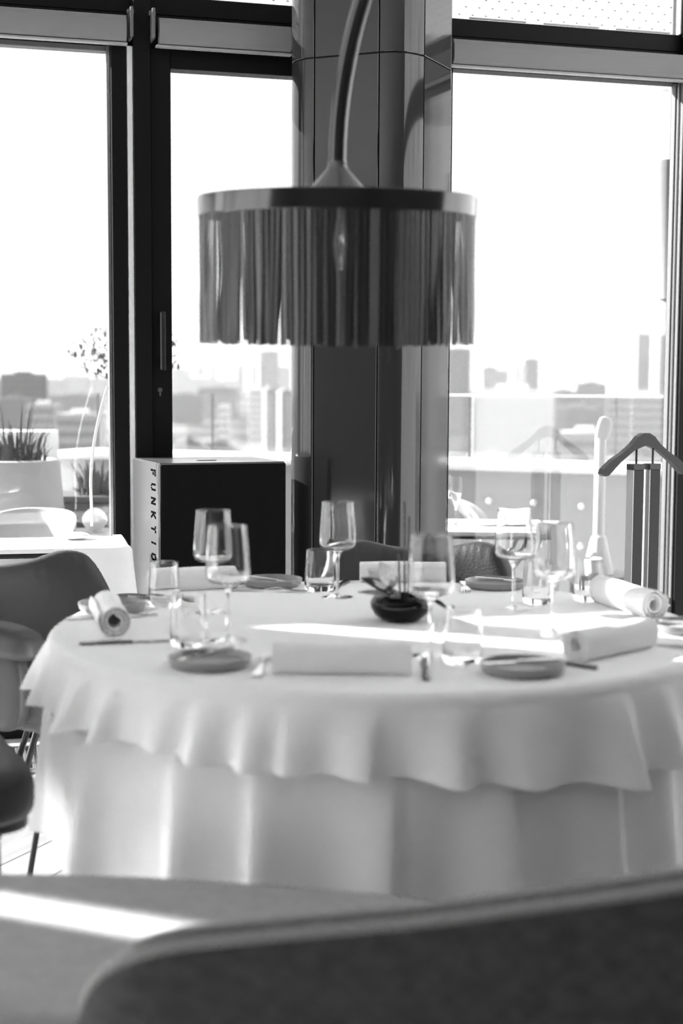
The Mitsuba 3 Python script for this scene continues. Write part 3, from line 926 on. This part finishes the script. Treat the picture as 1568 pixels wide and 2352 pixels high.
plan = smooth_curve([(-.345, 1.765), (-.30, 1.715), (-.15, 1.695), (.10, 1.69), (.40, 1.685), (.62, 1.70), (.78, 1.77), (.85, 1.92), (.85, 2.10)], 120)
arc = np.concatenate([[0], np.cumsum(np.linalg.norm(np.diff(plan, axis=0), axis=1))])
zc = np.interp(arc, [0, .02, .05, .10, .16, .22, .35, .46, .75, 1.0, 1.2, 1.5], [.40, .475, .525, .560, .580, .586, .600, .612, .655, .70, .74, .76])
from scipy.ndimage import gaussian_filter1d
zc = gaussian_filter1d(zc, 1.5, mode='nearest')
dpl = np.gradient(plan, axis=0); dpl /= np.linalg.norm(dpl, axis=1, keepdims=True)
npl = np.stack([dpl[:, 1], -dpl[:, 0]], 1)     # outward (towards the camera)
rows = []
for i in range(len(plan)):
    o_, n_, z_ = plan[i], npl[i], zc[i]
    sec = [(.0, .16), (.0, z_ - .012), (-.004, z_ - .004), (-.012, z_), (-.032, z_ + .002), (-.044, z_ - .003), (-.049, z_ - .012), (-.052, .16)]
    rows.append([np.append(o_ + n_ * (a_ + .0), zz) for a_, zz in sec])
sh = grid_mesh(np.array(rows), close_v=True)
capA = tm(np.array(rows)[0], [[0, i, i + 1] for i in range(1, 7)])
capB = tm(np.array(rows)[-1], [[0, i, i + 1] for i in range(1, 7)])
part('shell', fc, cat([sh, capA, capB]), 'felt', 40)
for off, dz in ((-.006, -.001), (-.044, .002)):
    path = np.column_stack([plan + npl * off, zc + dz])
    part('piping', fc, tube(path[2:], .0075, 10), 'piping', 40)
# seat cushion
sp = smooth_curve([(-.62, 1.80), (-.40, 1.752), (.0, 1.748), (.5, 1.745), (.74, 1.80), (.79, 1.95), (.76, 2.02), (.5, 2.115), (.153, 2.20), (.014, 2.237), (-.128, 2.266), (-.348, 2.303), (-.60, 2.315), (-.78, 2.28), (-.84, 2.15), (-.80, 1.95), (-.62, 1.80)], 160)[:-1]
poly = Polygon(sp).buffer(0)
rows = []
base_ring = np.array(poly.exterior.coords[:-1])
cen = base_ring.mean(0)
for inset, z in ((.015, .345), (0, .36), (0, .435), (.006, .449), (.020, .458), (.05, .461), (.15, .463)):
    ring_ = cen + (base_ring - cen) * (1 - inset / .45)
    rows.append(np.column_stack([ring_, np.full(len(ring_), z)]))
g_ = grid_mesh(np.array(rows), close_v=True)
n0 = len(g_.vertices); kk = len(base_ring); j = np.arange(kk)
v_ = np.vstack([g_.vertices, [*cen, .463], [*cen, .345]])
f_ = np.vstack([g_.faces, np.stack([np.full(kk, n0), (len(rows) - 1) * kk + j, (len(rows) - 1) * kk + (j + 1) % kk], 1), np.stack([np.full(kk, n0 + 1), (j + 1) % kk, j], 1)])
cs = tm(v_, f_); cs.fix_normals()
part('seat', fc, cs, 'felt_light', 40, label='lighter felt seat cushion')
part('seat_base', fc, slab(.20, .344, [tuple(cen + (p - cen) * .9) for p in base_ring]), 'felt', 30)
for x, y in ((-.6, 1.95), (-.6, 2.18), (.55, 1.80), (.55, 2.0)):
    part('leg', fc, bar((x, y, .2), (x, y, .0003), .014, 14), 'black_metal', 40)

# ================================================================== LEFT SIDE TABLE
st = thing('side_table', 'rectangular side table with white top at the left window behind the chair', 'table')
R_ = rotz(math.radians(-2))
SM = mat4(rotz(math.radians(12)), (-1.045, 4.60, 0))
part('tabletop', st, moved(cbox(-.55, .33, -.17, .205, .722, .738, .004), SM), 'black_metal')
part('cloth', st, moved(cbox(-.50, .325, -.175, .185, .7382, .752, .004), SM), 'linen', label='white cloth on the top')
for sx in (-.40, .20):
    part('leg', st, moved(bar((sx, -.12, .72), (sx - .22, .12, .0005), .011, 12), SM), 'black_metal', 40)
    part('leg', st, moved(bar((sx - .2, -.12, .0005), (sx + .02, .12, .72), .011, 12), SM), 'black_metal', 40)
# cloth falling over the right end
loop = smooth_curve([(.10, -.178), (.17, -.180), (.25, -.180), (.315, -.178), (.338, -.160), (.340, -.09), (.340, .02), (.340, .13), (.339, .205)], 90)
ln_ = np.concatenate([[0], np.cumsum(np.linalg.norm(np.diff(loop, axis=0), axis=1))])
dl = np.gradient(loop, axis=0); dl /= np.linalg.norm(dl, axis=1, keepdims=True)
nl = np.stack([dl[:, 1], -dl[:, 0]], 1)
rows = []
for ins in (.03, .012, .004):
    rows.append(np.column_stack([loop - nl * ins, np.full(len(loop), .7545)]))
rows.append(np.column_stack([loop + nl * .001, np.full(len(loop), .7515)]))
wav = .012 * np.sin(ln_ * 46 + .6) + .007 * np.sin(ln_ * 83 + 2)
for tt in np.linspace(.03, 1, 22):
    rows.append(np.column_stack([loop + nl * (.006 + .022 * tt + wav * tt ** .9)[:, None], np.full(len(loop), .7515 - .34 * tt)]))
P = np.array(rows)
N_ = np.zeros_like(P); N_[:, :, :2] = nl[None]
sc_ = grid_mesh(np.concatenate([P + N_ * .0012, (P - N_ * .0012)[::-1]]), close_u=True)
single('table_runner', moved(sc_, SM), 'linen', 'white cloth draped over the right end of the left side table', 'tablecloth', True)
single('napkin_fold', moved(superell(.05, .045, .012, .9, 28, 14), SM @ mat4(t=(.18, .1, .7645))), 'linen', 'small mound of white cloth lying on the left side table', 'napkin', True)
single('cable', tube(smooth_curve([(-.846, 4.80, .790), (-.846, 4.80, .85), (-.848, 4.80, .93), (-.843, 4.81, 1.03), (-.829, 4.83, 1.13), (-.812, 4.85, 1.21), (-.80, 4.87, 1.26)], 40), .0052, 10), 'white_plastic', 'thin white cable curving up beside the left window frame', 'cable', 40)

# ================================================================== LOUDSPEAKER CABINET
AX, AY = -.603, 4.70
bd = np.array([math.cos(math.radians(21)), math.sin(math.radians(21))]); bn = np.array([-bd[1], bd[0]])
CM = mat4(np.array([[bd[0], bn[0], 0], [bd[1], bn[1], 0], [0, 0, 1]]), (AX, AY, 0))
cb = thing('loudspeaker', 'tall black loudspeaker cabinet with stencilled letters beside the column', 'loudspeaker')
M('cabinet_black', prin(.13, .26, metallic=.6))
M('cabinet_front', prin(.004, .8, specular=.1))
part('body', cb, moved(cbox(0, .445, .012, .40, .0006, 1.009, .006), CM), 'cabinet_black')
part('grille', cb, moved(cbox(.004, .441, -.002, .0118, .01, 1.004, .003), CM), 'cabinet_front')
part('top_grip', cb, moved(extrude(affinity.scale(sbox(-.03, -.006, .03, .006).buffer(.004), 1, 1), .002), CM @ mat4(t=(.20, .14, 1.0088))), 'joint_dark')
# stencil lettering, running down the left side, tops of the letters towards the front edge
SW = .2
def bars(*bs):
    return unary_union([LineString(b_).buffer(SW / 2, cap_style='flat') for b_ in bs])


L = {'F': bars([(.08, 0), (.08, .42)], [(.08, .56), (.08, 1)], [(.2, .92), (.66, .92)], [(.24, .5), (.55, .5)]),
     'U': bars([(.08, 1), (.08, .14)], [(.16, .08), (.30, .08)], [(.40, .08), (.54, .08)], [(.62, .14), (.62, 1)]),
     'N': bars([(.08, 0), (.08, 1)], [(.62, 0), (.62, 1)], [(.18, .86), (.52, .14)]),
     'K': bars([(.08, 0), (.08, 1)], [(.22, .5), (.62, 1)], [(.22, .5), (.64, 0)]),
     'T': bars([(.0, .92), (.28, .92)], [(.42, .92), (.70, .92)], [(.35, 0), (.35, .84)]),
     'I': bars([(.35, 0), (.35, .42)], [(.35, .56), (.35, 1)]),
     'O': bars([(.08, .1), (.08, .9)], [(.62, .1), (.62, .9)], [(.16, .92), (.54, .92)], [(.16, .08), (.54, .08)]),
     'E': bars([(.08, 0), (.08, 1)], [(.2, .92), (.64, .92)], [(.2, .5), (.58, .5)], [(.2, .08), (.64, .08)])}
HL = .064
for k_, ch in enumerate('FUNKTION ONE'):
    if ch == ' ': continue
    g0 = extrude(affinity.scale(L[ch], HL * .52, HL, origin=(0, 0)), .0012)
    # letter x -> down (-z), letter y -> towards the front (-y local), normal -> -x local
    R_ = np.array([[0, 0, -1.0], [0, -1.0, 0], [-1.0, 0, 0]])
    part('letter', cb, moved(g0, CM @ mat4(R_, (-.0001, .118, .985 - k_ * .0475))), 'ink', False)

# ================================================================== VALET STAND WITH HANGER
vs = thing('valet_stand', 'valet stand with two upright boards by the right window', 'valet stand')
VM = mat4(rotz(math.radians(24)), (1.083, 5.17, 0))
for k_, x_ in enumerate((.0, .072)):
    p_ = part('upright', vs, moved(cbox(x_ - .022, x_ + .022, -.0, .042, .012, .968, .0015), VM), 'valet_face')
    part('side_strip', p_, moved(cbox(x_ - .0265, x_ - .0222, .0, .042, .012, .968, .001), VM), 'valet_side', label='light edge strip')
    part('cap', p_, moved(cbox(x_ - .027, x_ + .0225, -.0015, .0435, .9682, .990, .001), VM), 'black_metal', label='black cap')
    part('rod', p_, moved(bar((x_, .02, .9905), (x_, .02, 1.046), .0042, 12), VM), 'black_metal', 40)
part('base', vs, moved(cbox(-.12, .20, -.10, .14, .0004, .0118, .003), VM), 'black_metal')
hp = [(-.185, -.145), (-.17, -.155), (-.155, -.152), (-.10, -.100), (-.05, -.062), (0, -.043), (.05, -.062), (.10, -.100), (.155, -.152), (.17, -.155), (.185, -.145), (.178, -.128), (.14, -.095), (.095, -.068), (.06, -.040), (.035, -.012), (.012, .001), (-.012, .001), (-.035, -.012), (-.06, -.040), (-.095, -.068), (-.14, -.095), (-.178, -.128)]
hg = extrude(Polygon(hp).buffer(-.004).buffer(.004), .03)
hv = hg.vertices.copy()
hgm = tm(np.stack([hv[:, 0], .03 - hv[:, 2], hv[:, 1]], 1), hg.faces); hgm.fix_normals()
m_ = manifold3d.Manifold(manifold3d.Mesh(hgm.vertices.astype(np.float32), hgm.faces.astype(np.uint32)))
HM = mat4(rotz(math.radians(20)), (1.112, 5.19, 1.101))
part('hanger', vs, moved(hgm, HM), 'hanger_wood', 30, label='dark wooden coat hanger with pale edge')

# ================================================================== TERRACE
TZ = -.06
k = struct('terrace_floor', slab(TZ - .2, TZ - .002, (wp(-8, -.07, 0), wp(8, -.07, 0), (10.5, 9, 0), (6, 14, 0), (-12, 14, 0))), 'terrace')
pd_ = np.array([1.51 + 1.18, 8.6 - 9.8]); pd_ /= np.linalg.norm(pd_)
pn_ = np.array([pd_[1], -pd_[0]])
if pn_[1] > 0: pn_ = -pn_
PM = mat4(np.array([[pd_[0], -pn_[0], 0], [pd_[1], -pn_[1], 0], [0, 0, 1]]), (1.51, 8.6, 0))     # local y outward
pp = thing('parapet', kind='structure')
part('wall', pp, moved(cbox(-3.6, 3.2, -.50, -.02, TZ, .773, .004), PM), 'parapet_grey')
part('coping', pp, moved(cbox(-3.6, 3.2, -.56, .02, .775, .82, .012), PM), 'white_stone')
bal = thing('balustrade', 'frameless glass balustrade with a thin top rail behind the white parapet', 'balustrade')
for i in range(7):
    x0 = -3.6 + i * .93
    q = [PM @ np.array([x_, .10, z_, 1]) for x_, z_ in ((x0 + .006, .1), (x0 + .924, .1), (x0 + .924, 1.205), (x0 + .006, 1.205))]
    part('glass_panel', bal, tm([p_[:3] for p_ in q], [[0, 1, 2], [0, 2, 3]]), 'pane', False)
    part('clamp', bal, moved(cbox(x0 - .006, x0 + .0055, .095, .105, .30, 1.205, .001), PM), 'outdoor_dark')
part('top_rail', bal, moved(cbox(-1.0, 2.9, .09, .11, 1.206, 1.217, .003), PM), 'white_stone')
for i, (x_, z_) in enumerate(((-.47, .60), (-.20, .60), (.08, .59), (.08, .36), (-.47, .36), (-.20, .36))):
    single('wall_spotlight', moved(superell(.016, .03, .02, .9, 20, 14), PM @ mat4(t=(x_, -.53, z_))), 'white_plastic', 'small white round fixing on the inner face of the parapet, right window', 'standoff', group='round fixings on the parapet')  # round glass standoffs, not lamps; they give no light
struct('parapet_side', slab(TZ, .97, ((-4.2, 8.9, 0), (-1.852, 8.98, 0), (-1.852, 9.3, 0), (-4.2, 9.3, 0))), 'white_stone')
# planters
pt = thing('planter', 'large pale tapered planter with grasses outside the left window', 'planter')
part('pot', pt, moved(lathe([(0, 0), (.17, 0), (.20, .10), (.226, .40), (.232, .70), (.215, .955), (.20, .96), (.19, .93), (0, .92)], 64), mat4(t=(-1.605, 7.0, TZ))), 'pot_grey', 40)
gr = np.random.default_rng(11)


def grass(cx_, cy_, z0, rad, n, hmin, hmax, w):
    ms = []
    for _ in range(n):
        a = gr.random() * 2 * PI; r = rad * math.sqrt(gr.random())
        x, y = cx_ + r * math.cos(a), cy_ + r * math.sin(a)
        h = hmin + (hmax - hmin) * gr.random() ** 2
        ln = .35 * h * gr.random()
        ms.append(leaf((x, y, z0), (x + ln * math.cos(a), y + ln * math.sin(a), z0 + h), w, .02, 5))
    return cat(ms)


part('grass', pt, grass(-1.605, 7.0, .862, .17, 170, .05, .20, .016), 'leaf_dark', False)
part('tall_stalk', pt, grass(-1.60, 7.0, .862, .16, 16, .2, .42, .008), 'leaf_dark', False)
pb = thing('planter_box', 'dark planter box with bushy plants outside, left of the window frame', 'planter')
part('box', pb, cbox(-1.52, -.86, 7.35, 7.75, TZ, .66, .01), 'outdoor_dark')
part('rim', pb, cbox(-1.53, -.85, 7.34, 7.76, .66, .69, .004), 'outdoor_dark')
part('leaves', pb, cat([grass(-1.30, 7.50, .67, .12, 120, .05, .20, .02), grass(-1.05, 7.50, .67, .14, 120, .05, .2, .02), grass(-1.22, 7.33, .45, .05, 60, .04, .18, .02)]), 'leaf_dark', False)
tr = thing('potted_tree', 'small thin tree with sparse leaves behind the dark window post', 'tree')
part('trunk', tr, tube(smooth_curve([(-1.13, 7.55, .69), (-1.12, 7.56, .95), (-1.15, 7.55, 1.2), (-1.12, 7.55, 1.4)], 20), np.linspace(.014, .006, 20), 8), 'stick', 40)
lv = []
for _ in range(420):
    p_ = gr.normal(0, 1, 3); p_ *= (gr.random() ** .45) / np.linalg.norm(p_)
    c_ = np.array([-1.13, 7.55, 1.44]) + p_ * np.array([.32, .26, .17])
    d_ = gr.normal(0, 1, 3); d_ /= np.linalg.norm(d_)
    lv.append(leaf(c_, c_ + d_ * .04, .016, .003, 5))
part('foliage', tr, cat(lv), 'leaf_dark', False)
part('branch', tr, cat([tube(np.linspace((-1.13, 7.55, 1.25), np.array([-1.13, 7.55, 1.44]) + np.array([math.cos(a) * .27, math.sin(a) * .2, .08 * math.sin(3 * a)]), 4), .003, 6) for a in np.arange(9) * .7]), 'stick', 40)
st_ = thing('terrace_table', 'low terrace table outside the left window carrying a white globe', 'table')
part('tabletop', st_, moved(lathe([(0, 0), (.22, 0), (.225, .01), (.22, .02), (0, .02)], 48), mat4(t=(-1.176, 6.75, .547))), 'outdoor_grey', 40)
part('pedestal', st_, bar((-1.176, 6.75, TZ + .02), (-1.176, 6.75, .5465), .025, 16), 'outdoor_grey', 40)
part('base', st_, moved(lathe([(0, 0), (.18, 0), (.18, .012), (0, .02)], 40), mat4(t=(-1.176, 6.75, TZ))), 'outdoor_grey', 40)
single('globe_lamp', moved(cat([superell(.060, .060, .058, 1.0, 40, 30), lathe([(0, -.0585), (.025, -.0585), (.025, -.05), (0, -.05)], 24)]), mat4(t=(-1.176, 6.75, .626))), 'white_plastic', 'white globe lamp on the terrace beyond the left window frame', 'lamp', 40)


def terrace_chair(x, y, face, label):
    t = thing('terrace_chair', label, 'chair', 'pale terrace chairs outside')
    a = math.atan2(face[1], face[0]) - PI / 2
    m = mat4(rotz(a), (x, y, TZ))
    ph = np.linspace(-PI * .95, -PI * .05, 40)
    rows = []
    for p_ in ph:
        hz = .79 - .12 * abs((p_ + PI / 2) / (PI * .45)) ** 3
        rows.append([(.31 * math.cos(p_), .30 * math.sin(p_), z_) if k_ == 0 else (.26 * math.cos(p_), .25 * math.sin(p_), z_) for k_, z_ in ((0, hz - .15), (0, hz - .02), (0, hz - .004), (1, hz - .004), (1, hz - .02), (1, hz - .15))])
    g = grid_mesh(np.array(rows), close_v=True)
    cA = [tm(np.array(rows)[e], [[0, 1, 2], [0, 2, 3], [0, 3, 4], [0, 4, 5]]) for e in (0, -1)]
    part('shell', t, moved(cat([g] + cA), m), 'pot_grey', 40)
    part('seat', t, moved(superell(.245, .24, .05, .5, 40, 16), m @ mat4(t=(0, 0, .42))), 'outdoor_grey', True)
    for sx in (-1, 1):
        for sy in (-1, 1):
            part('leg', t, moved(bar((sx * .255, sy * .13 if sy < 0 else sy * .16, .60 if sy < 0 else .40), (sx * .25, sy * .20, .0004), .012, 10), m), 'outdoor_grey', 40)


terrace_chair(-1.43, 5.98, (-.5, -.85), 'pale rounded terrace chair outside behind the left side table')
terrace_chair(.42, 6.75, (.1, -1), 'pale rounded terrace chair outside behind the flute glasses')
# outdoor table with flutes
ot = thing('bistro_table', 'folding terrace table with white top right of the column, outside the glass', 'table')
OM = mat4(rotz(math.radians(-3)), (.55, 5.93, 0))
part('tabletop', ot, moved(cbox(-.30, .30, -.26, .26, .668, .690, .004), OM), 'linen')
part('edge', ot, moved(cbox(-.302, .302, -.262, .262, .658, .6675, .002), OM), 'black_metal', label='dark rim under the top')
for sy in (-.2, .2):
    part('leg', ot, moved(bar((-.26, sy, TZ + .0005), (.24, sy, .657), .011, 10), OM), 'black_metal', 40)
    part('leg', ot, moved(bar((.26, sy, TZ + .0005), (-.24, sy, .657), .011, 10), OM), 'black_metal', 40)
FLUTE = mikit.ply(lathe([(0, 0), (.030, 0), (.031, .0015), (.012, .005), (.004, .012), (.0038, .06), (.006, .082), (.014, .10), (.025, .135), (.0285, .165), (.024, .205), (.0235, .206), (.023, .205), (.0272, .165), (.0236, .136), (.012, .103), (0, .09)], 48), 'glass', 40)
for x_, y_, l in ((.474, 5.88, 'nearer one on the terrace table'), (.436, 6.00, 'farther one, half behind the column edge')):
    single('champagne_flute', FLUTE, None, 'champagne flute, ' + l, 'champagne flute', to=mat4(t=(x_, y_, .6906)), group='champagne flutes outside')
tp = single('terrace_plate', lathe([(0, 0), (.06, 0), (.085, .008), (.084, .010), (.058, .004), (0, .004)], 48), 'white_plastic', 'white plate on the terrace table beyond the wine glasses', 'plate', 40, to=mat4(t=(.72, 5.95, .6906)))
single('terrace_napkin', moved(superell(.07, .03, .012, .8, 24, 12), OM @ mat4(t=(.06, -.03, .7035))), 'linen', 'white folded napkin on the terrace table by the flutes', 'napkin', True)
# side table and tall white lamp outside the right window
bt = thing('low_table', 'low black side table outside the right window under the white lamp', 'side table')
part('tabletop', bt, cbox(.995, 1.30, 6.0, 6.25, .420, .462, .004), 'black_metal')
for x_ in (1.02, 1.275):
    for y_ in (6.02, 6.23):
        part('leg', bt, bar((x_, y_, TZ + .0005), (x_, y_, .4195), .012, 10), 'black_metal', 40)
wl = thing('white_lamp', 'tall white lamp with conical foot and tilted paddle head outside the right window', 'lamp')
part('foot', wl, moved(lathe([(0, 0), (.066, 0), (.067, .004), (.034, .155), (.028, .165), (0, .165)], 40), mat4(t=(1.112, 6.12, .4625))), 'white_plastic', 40)
part('pole', wl, bar((1.112, 6.12, .6276), (1.112, 6.12, 1.06), .024, 24), 'white_plastic', 40)
hd_ = superell(.030, .016, .052, .55, 30, 20)
part('head', wl, moved(hd_, mat4(np.array([[math.cos(.22), 0, math.sin(.22)], [0, 1, 0], [-math.sin(.22), 0, math.cos(.22)]]), (1.122, 6.11, 1.09))), 'white_plastic', True)
# fixture high on an outside post
fx = thing('outdoor_speaker', 'pale grey curved speaker column mounted outside high at the right window post', 'outdoor speaker')
aa = np.linspace(PI * .5, PI * 1.5, 20)
rows = []
for z_, s_, dx in ((1.635, .04, .03), (1.65, .062, .022), (1.70, .066, .02), (2.20, .085, .0), (2.235, .085, -.001)):
    rows.append([(1.415 + dx + s_ * math.cos(a), 6.24 + s_ * math.sin(a), z_) for a in aa])
g = grid_mesh(np.array(rows), close_v=True)
cA = [tm(np.array(rows)[e], [[0, i, i + 1] for i in range(1, 19)]) for e in (0, -1)]
part('housing', fx, cat([g] + cA), 'speaker_grey', 40)
part('mount', fx, cbox(1.44, 1.60, 6.22, 6.26, 1.75, 2.15, .004), 'outdoor_dark')
part('post', fx, cbox(1.60, 1.66, 6.20, 6.28, TZ + .0005, 2.9, .004), 'outdoor_dark')

# ================================================================== THE CITY
GZ = -55.0
struct('city_ground', tm([[-9000, 20, GZ], [9000, 20, GZ], [9000, 14000, GZ], [-9000, 14000, GZ]], [[0, 1, 2], [0, 2, 3]]), 'city_ground', False)


def tower(name, X, Y, hw, top, label, mat=2, rot=0.0, group=None, depth=None, bands='h', cap=True, kcat='building'):
    t = thing(name, label, kcat, group)
    dpt = depth or hw * 1.2
    m = mat4(rotz(rot), (X, Y, 0))
    part('walls', t, moved(cbox(-hw, hw, -dpt, dpt, GZ - .5, top, .05), m), f'concrete_{mat}', 30)
    if cap:
        part('roof_plant', t, moved(cbox(-hw * .4, hw * .35, -dpt * .4, dpt * .4, top + .01, top + max(1.5, hw * .12), .05), m), f'concrete_{min(mat + 1, 4)}', 30)
    ms = []
    if bands == 'h':
        z = top - 3.5
        while z > -40:
            ms.append(cbox(-hw * .92, hw * .92, -dpt - .12, -dpt + .02, z - .8, z + .8, .03)); z -= 4.5
    elif bands == 'v':
        for x in np.arange(-hw + 1, hw - .5, 2.4):
            ms.append(cbox(x - .55, x + .55, -dpt - .8, -dpt + .02, GZ + 4, top - 3, .03))
    if ms:
        part('window_bands' if bands == 'h' else 'fins', t, moved(cat(ms), m), 'far_glass' if bands == 'h' else 'concrete_4', False, kind='stuff')
    return t


K = 4.0
FOOT = []
def bld(name, X, d, hw, top, label, **kw):
    FOOT.append((X * K, d * K, hw * K))
    if X > 0: kw.setdefault('rot', -math.atan2(X, d) - .03)
    return tower(name, X * K, d * K, hw * K, 1.27 + (top - 1.27) * K, label, **kw)


bld('office_building', 18.0, 150, 4.28, .9, 'broad white office building with vertical fins right of the column', mat=4, bands='v', depth=10)
bld('apartment_tower', 24.6, 300, 2.37, 9.1, 'grey slab tower cut by the column edge at the right window', mat=3, depth=9)
bld('apartment_block', 92.7, 900, 4.38, 13.4, 'grey block above the white office roof, left of three', mat=1)
bld('apartment_block', 89.8, 800, 3.41, 10.2, 'lower grey block above the white office roof, middle of three', mat=1)
bld('apartment_block', 92.8, 700, 3.52, 14.7, 'dark grey block above the white office roof, right of three', mat=0)
bld('apartment_tower', 74.4, 600, 2.37, 10.7, 'slim white tower between grey blocks above the office roof', mat=4)
bld('apartment_tower', 96.2, 500, 3.65, 19.4, 'tall tower at the right, left of three beside the window post', mat=3, rot=.55)
bld('apartment_tower', 98.8, 480, 2.99, 19.0, 'tall tower at the right, middle of three beside the window post', mat=2, rot=.5)
bld('apartment_tower', 114.6, 520, 3.95, 20.2, 'tall tower at the right, nearest to the window post of three', mat=3, rot=.5)
bld('low_building', 47.3, 300, 2.52, .3, 'low dark building just right of the white office building', mat=1)
bld('low_building', 73.4, 420, 4.29, 2.3, 'low grey building left of the three right-hand towers', mat=1)
bld('low_building', 41.4, 200, 4.15, .1, 'low pale building with many windows below the three towers', mat=3)
bld('low_building', 28.0, 170, 2.34, -1.2, 'grey low building behind the white lamp', mat=1)
bld('low_building', 18.8, 110, 1.85, -2.2, 'pale low roof above the parapet at the right', mat=3)
for X, d, hw, top in ((221.6, 1500, 13.7, 0.0), (229.7, 1300, 13.9, 3.5), (-85.2, 1200, 3.11, 17.9), (-70.5, 1150, 2.28, 17.3), (-158.0, 1400, 8.95, 17.0), (-138.4, 1400, 3.84, 18.8), (-135.5, 1500, 4.11, 21.1), (-116.8, 1500, 13.7, 6.5), (-127., 1300, 13.9, 7.3), (-44.1, 1100, 4.69, 15.4), (-180.5, 900, 6.17, 4.4), (-186.1, 1000, 7.62, 7.3), (-186.6, 1100, 10.4, 6.0), (-123.7, 500, 5.2, 2.6)):
    bld('skyline_block', X, d, hw, top, 'pale hazy apartment block far off on the skyline', mat=3, group='far-off skyline blocks', bands=None)
bld('apartment_tower', -40.6, 800, 5.35, 20.2, 'tallest pale tower on the skyline left of the column', mat=3)
bld('apartment_tower', -15.0, 250, 1.18, .6, 'white slim block below the tallest tower, left of three by the column', mat=4)
bld('apartment_tower', -13.0, 260, 1.43, .6, 'grey slim block below the tallest tower, middle of three by the column', mat=2, rot=.3)
bld('apartment_tower', -10.2, 255, 1.09, .3, 'slim block beside the column edge, right of three', mat=2, rot=.3)
bld('low_building', -54.6, 500, 4.96, -2.1, 'grey low block beside the door frame', mat=1)
bld('low_building', -51.8, 600, 7.78, .1, 'long grey block in the middle of the left view', mat=2)
bld('low_building', -18.1, 220, .84, -1.8, 'small bright white house among dark trees left of the column', mat=4, cap=False)
bld('office_building', -57.9, 260, 3.96, 3.1, 'dark grey flat-roofed block at the left edge of the view', mat=0, depth=6)
bld('low_building', -41.2, 180, 1.92, -.6, 'grey house below the dark block at the left edge', mat=1)
bld('low_building', -35.5, 170, 1.74, -1.1, 'pale house right of the planter grasses', mat=3)
bld('low_building', -55.9, 300, 4.58, -.9, 'long low building behind the small tree', mat=2)
bld('low_building', -25.6, 140, 2.03, -1.6, 'pale low building left of the dark window post', mat=3)
# trees in the city, as rounded crowns
tg = np.random.default_rng(21)
CR = []
for s_ in range(3):
    ic = trimesh.creation.icosphere(subdivisions=3)
    n_ = meshkit.fbm(ic.vertices * 2.2 + s_ * 5, 3, s_)
    CR.append(mikit.ply(tm(ic.vertices * (.65 + .7 * n_[:, None]), ic.faces), 'tree_grey', True))
TRK = mikit.ply(trimesh.creation.cylinder(.04, 1.6, sections=8), 'stick', 40)
spots = []
for (x0, x1, d0, d1, n) in ((-110, -40, 380, 700, 16), (-70, -30, 320, 460, 6), (60, 110, 330, 560, 10), (-190, -115, 420, 800, 10)):
    tries = 0
    while n and tries < 4000:
        tries += 1
        d_ = d0 + (d1 - d0) * tg.random(); x_ = x0 + (x1 - x0) * tg.random(); r_ = 8 + 6 * tg.random()
        if any(math.hypot(x_ - a_, d_ - b_) < 1.35 * (r_ + c_) for a_, b_, c_ in spots) or any(abs(x_ - a_) < c_ * 1.5 + r_ * 1.4 and abs(d_ - b_) < c_ * 1.8 + r_ * 1.4 for a_, b_, c_ in FOOT):
            continue
        spots.append((x_, d_, r_)); n -= 1
        t = thing('distant_tree', 'dark rounded tree crown in the city below', 'tree', 'trees in the city below')
        part('crown', t, CR[int(tg.integers(3))], to=mat4(np.diag([r_, r_, r_ * .9]), (x_ * 1.0, d_, GZ + r_ * 1.7)))
        part('trunk', t, TRK, to=mat4(np.diag([r_, r_, r_]), (x_, d_, GZ + r_ * .8)))

# thin summer haze over the city
labels['haze'] = {'kind': 'stuff', 'label': 'thin pale haze hanging over the distant city'}
scene['haze'] = {**mikit.ply(cbox(-4500, 4500, 260, 7500, GZ - 3, 260, 1), None, False), 'bsdf': {'type': 'null'},
                 'interior': {'type': 'homogeneous', 'albedo': rgb(.98), 'sigma_t': 1 / 30000.0, 'phase': {'type': 'hg', 'g': .3}}}
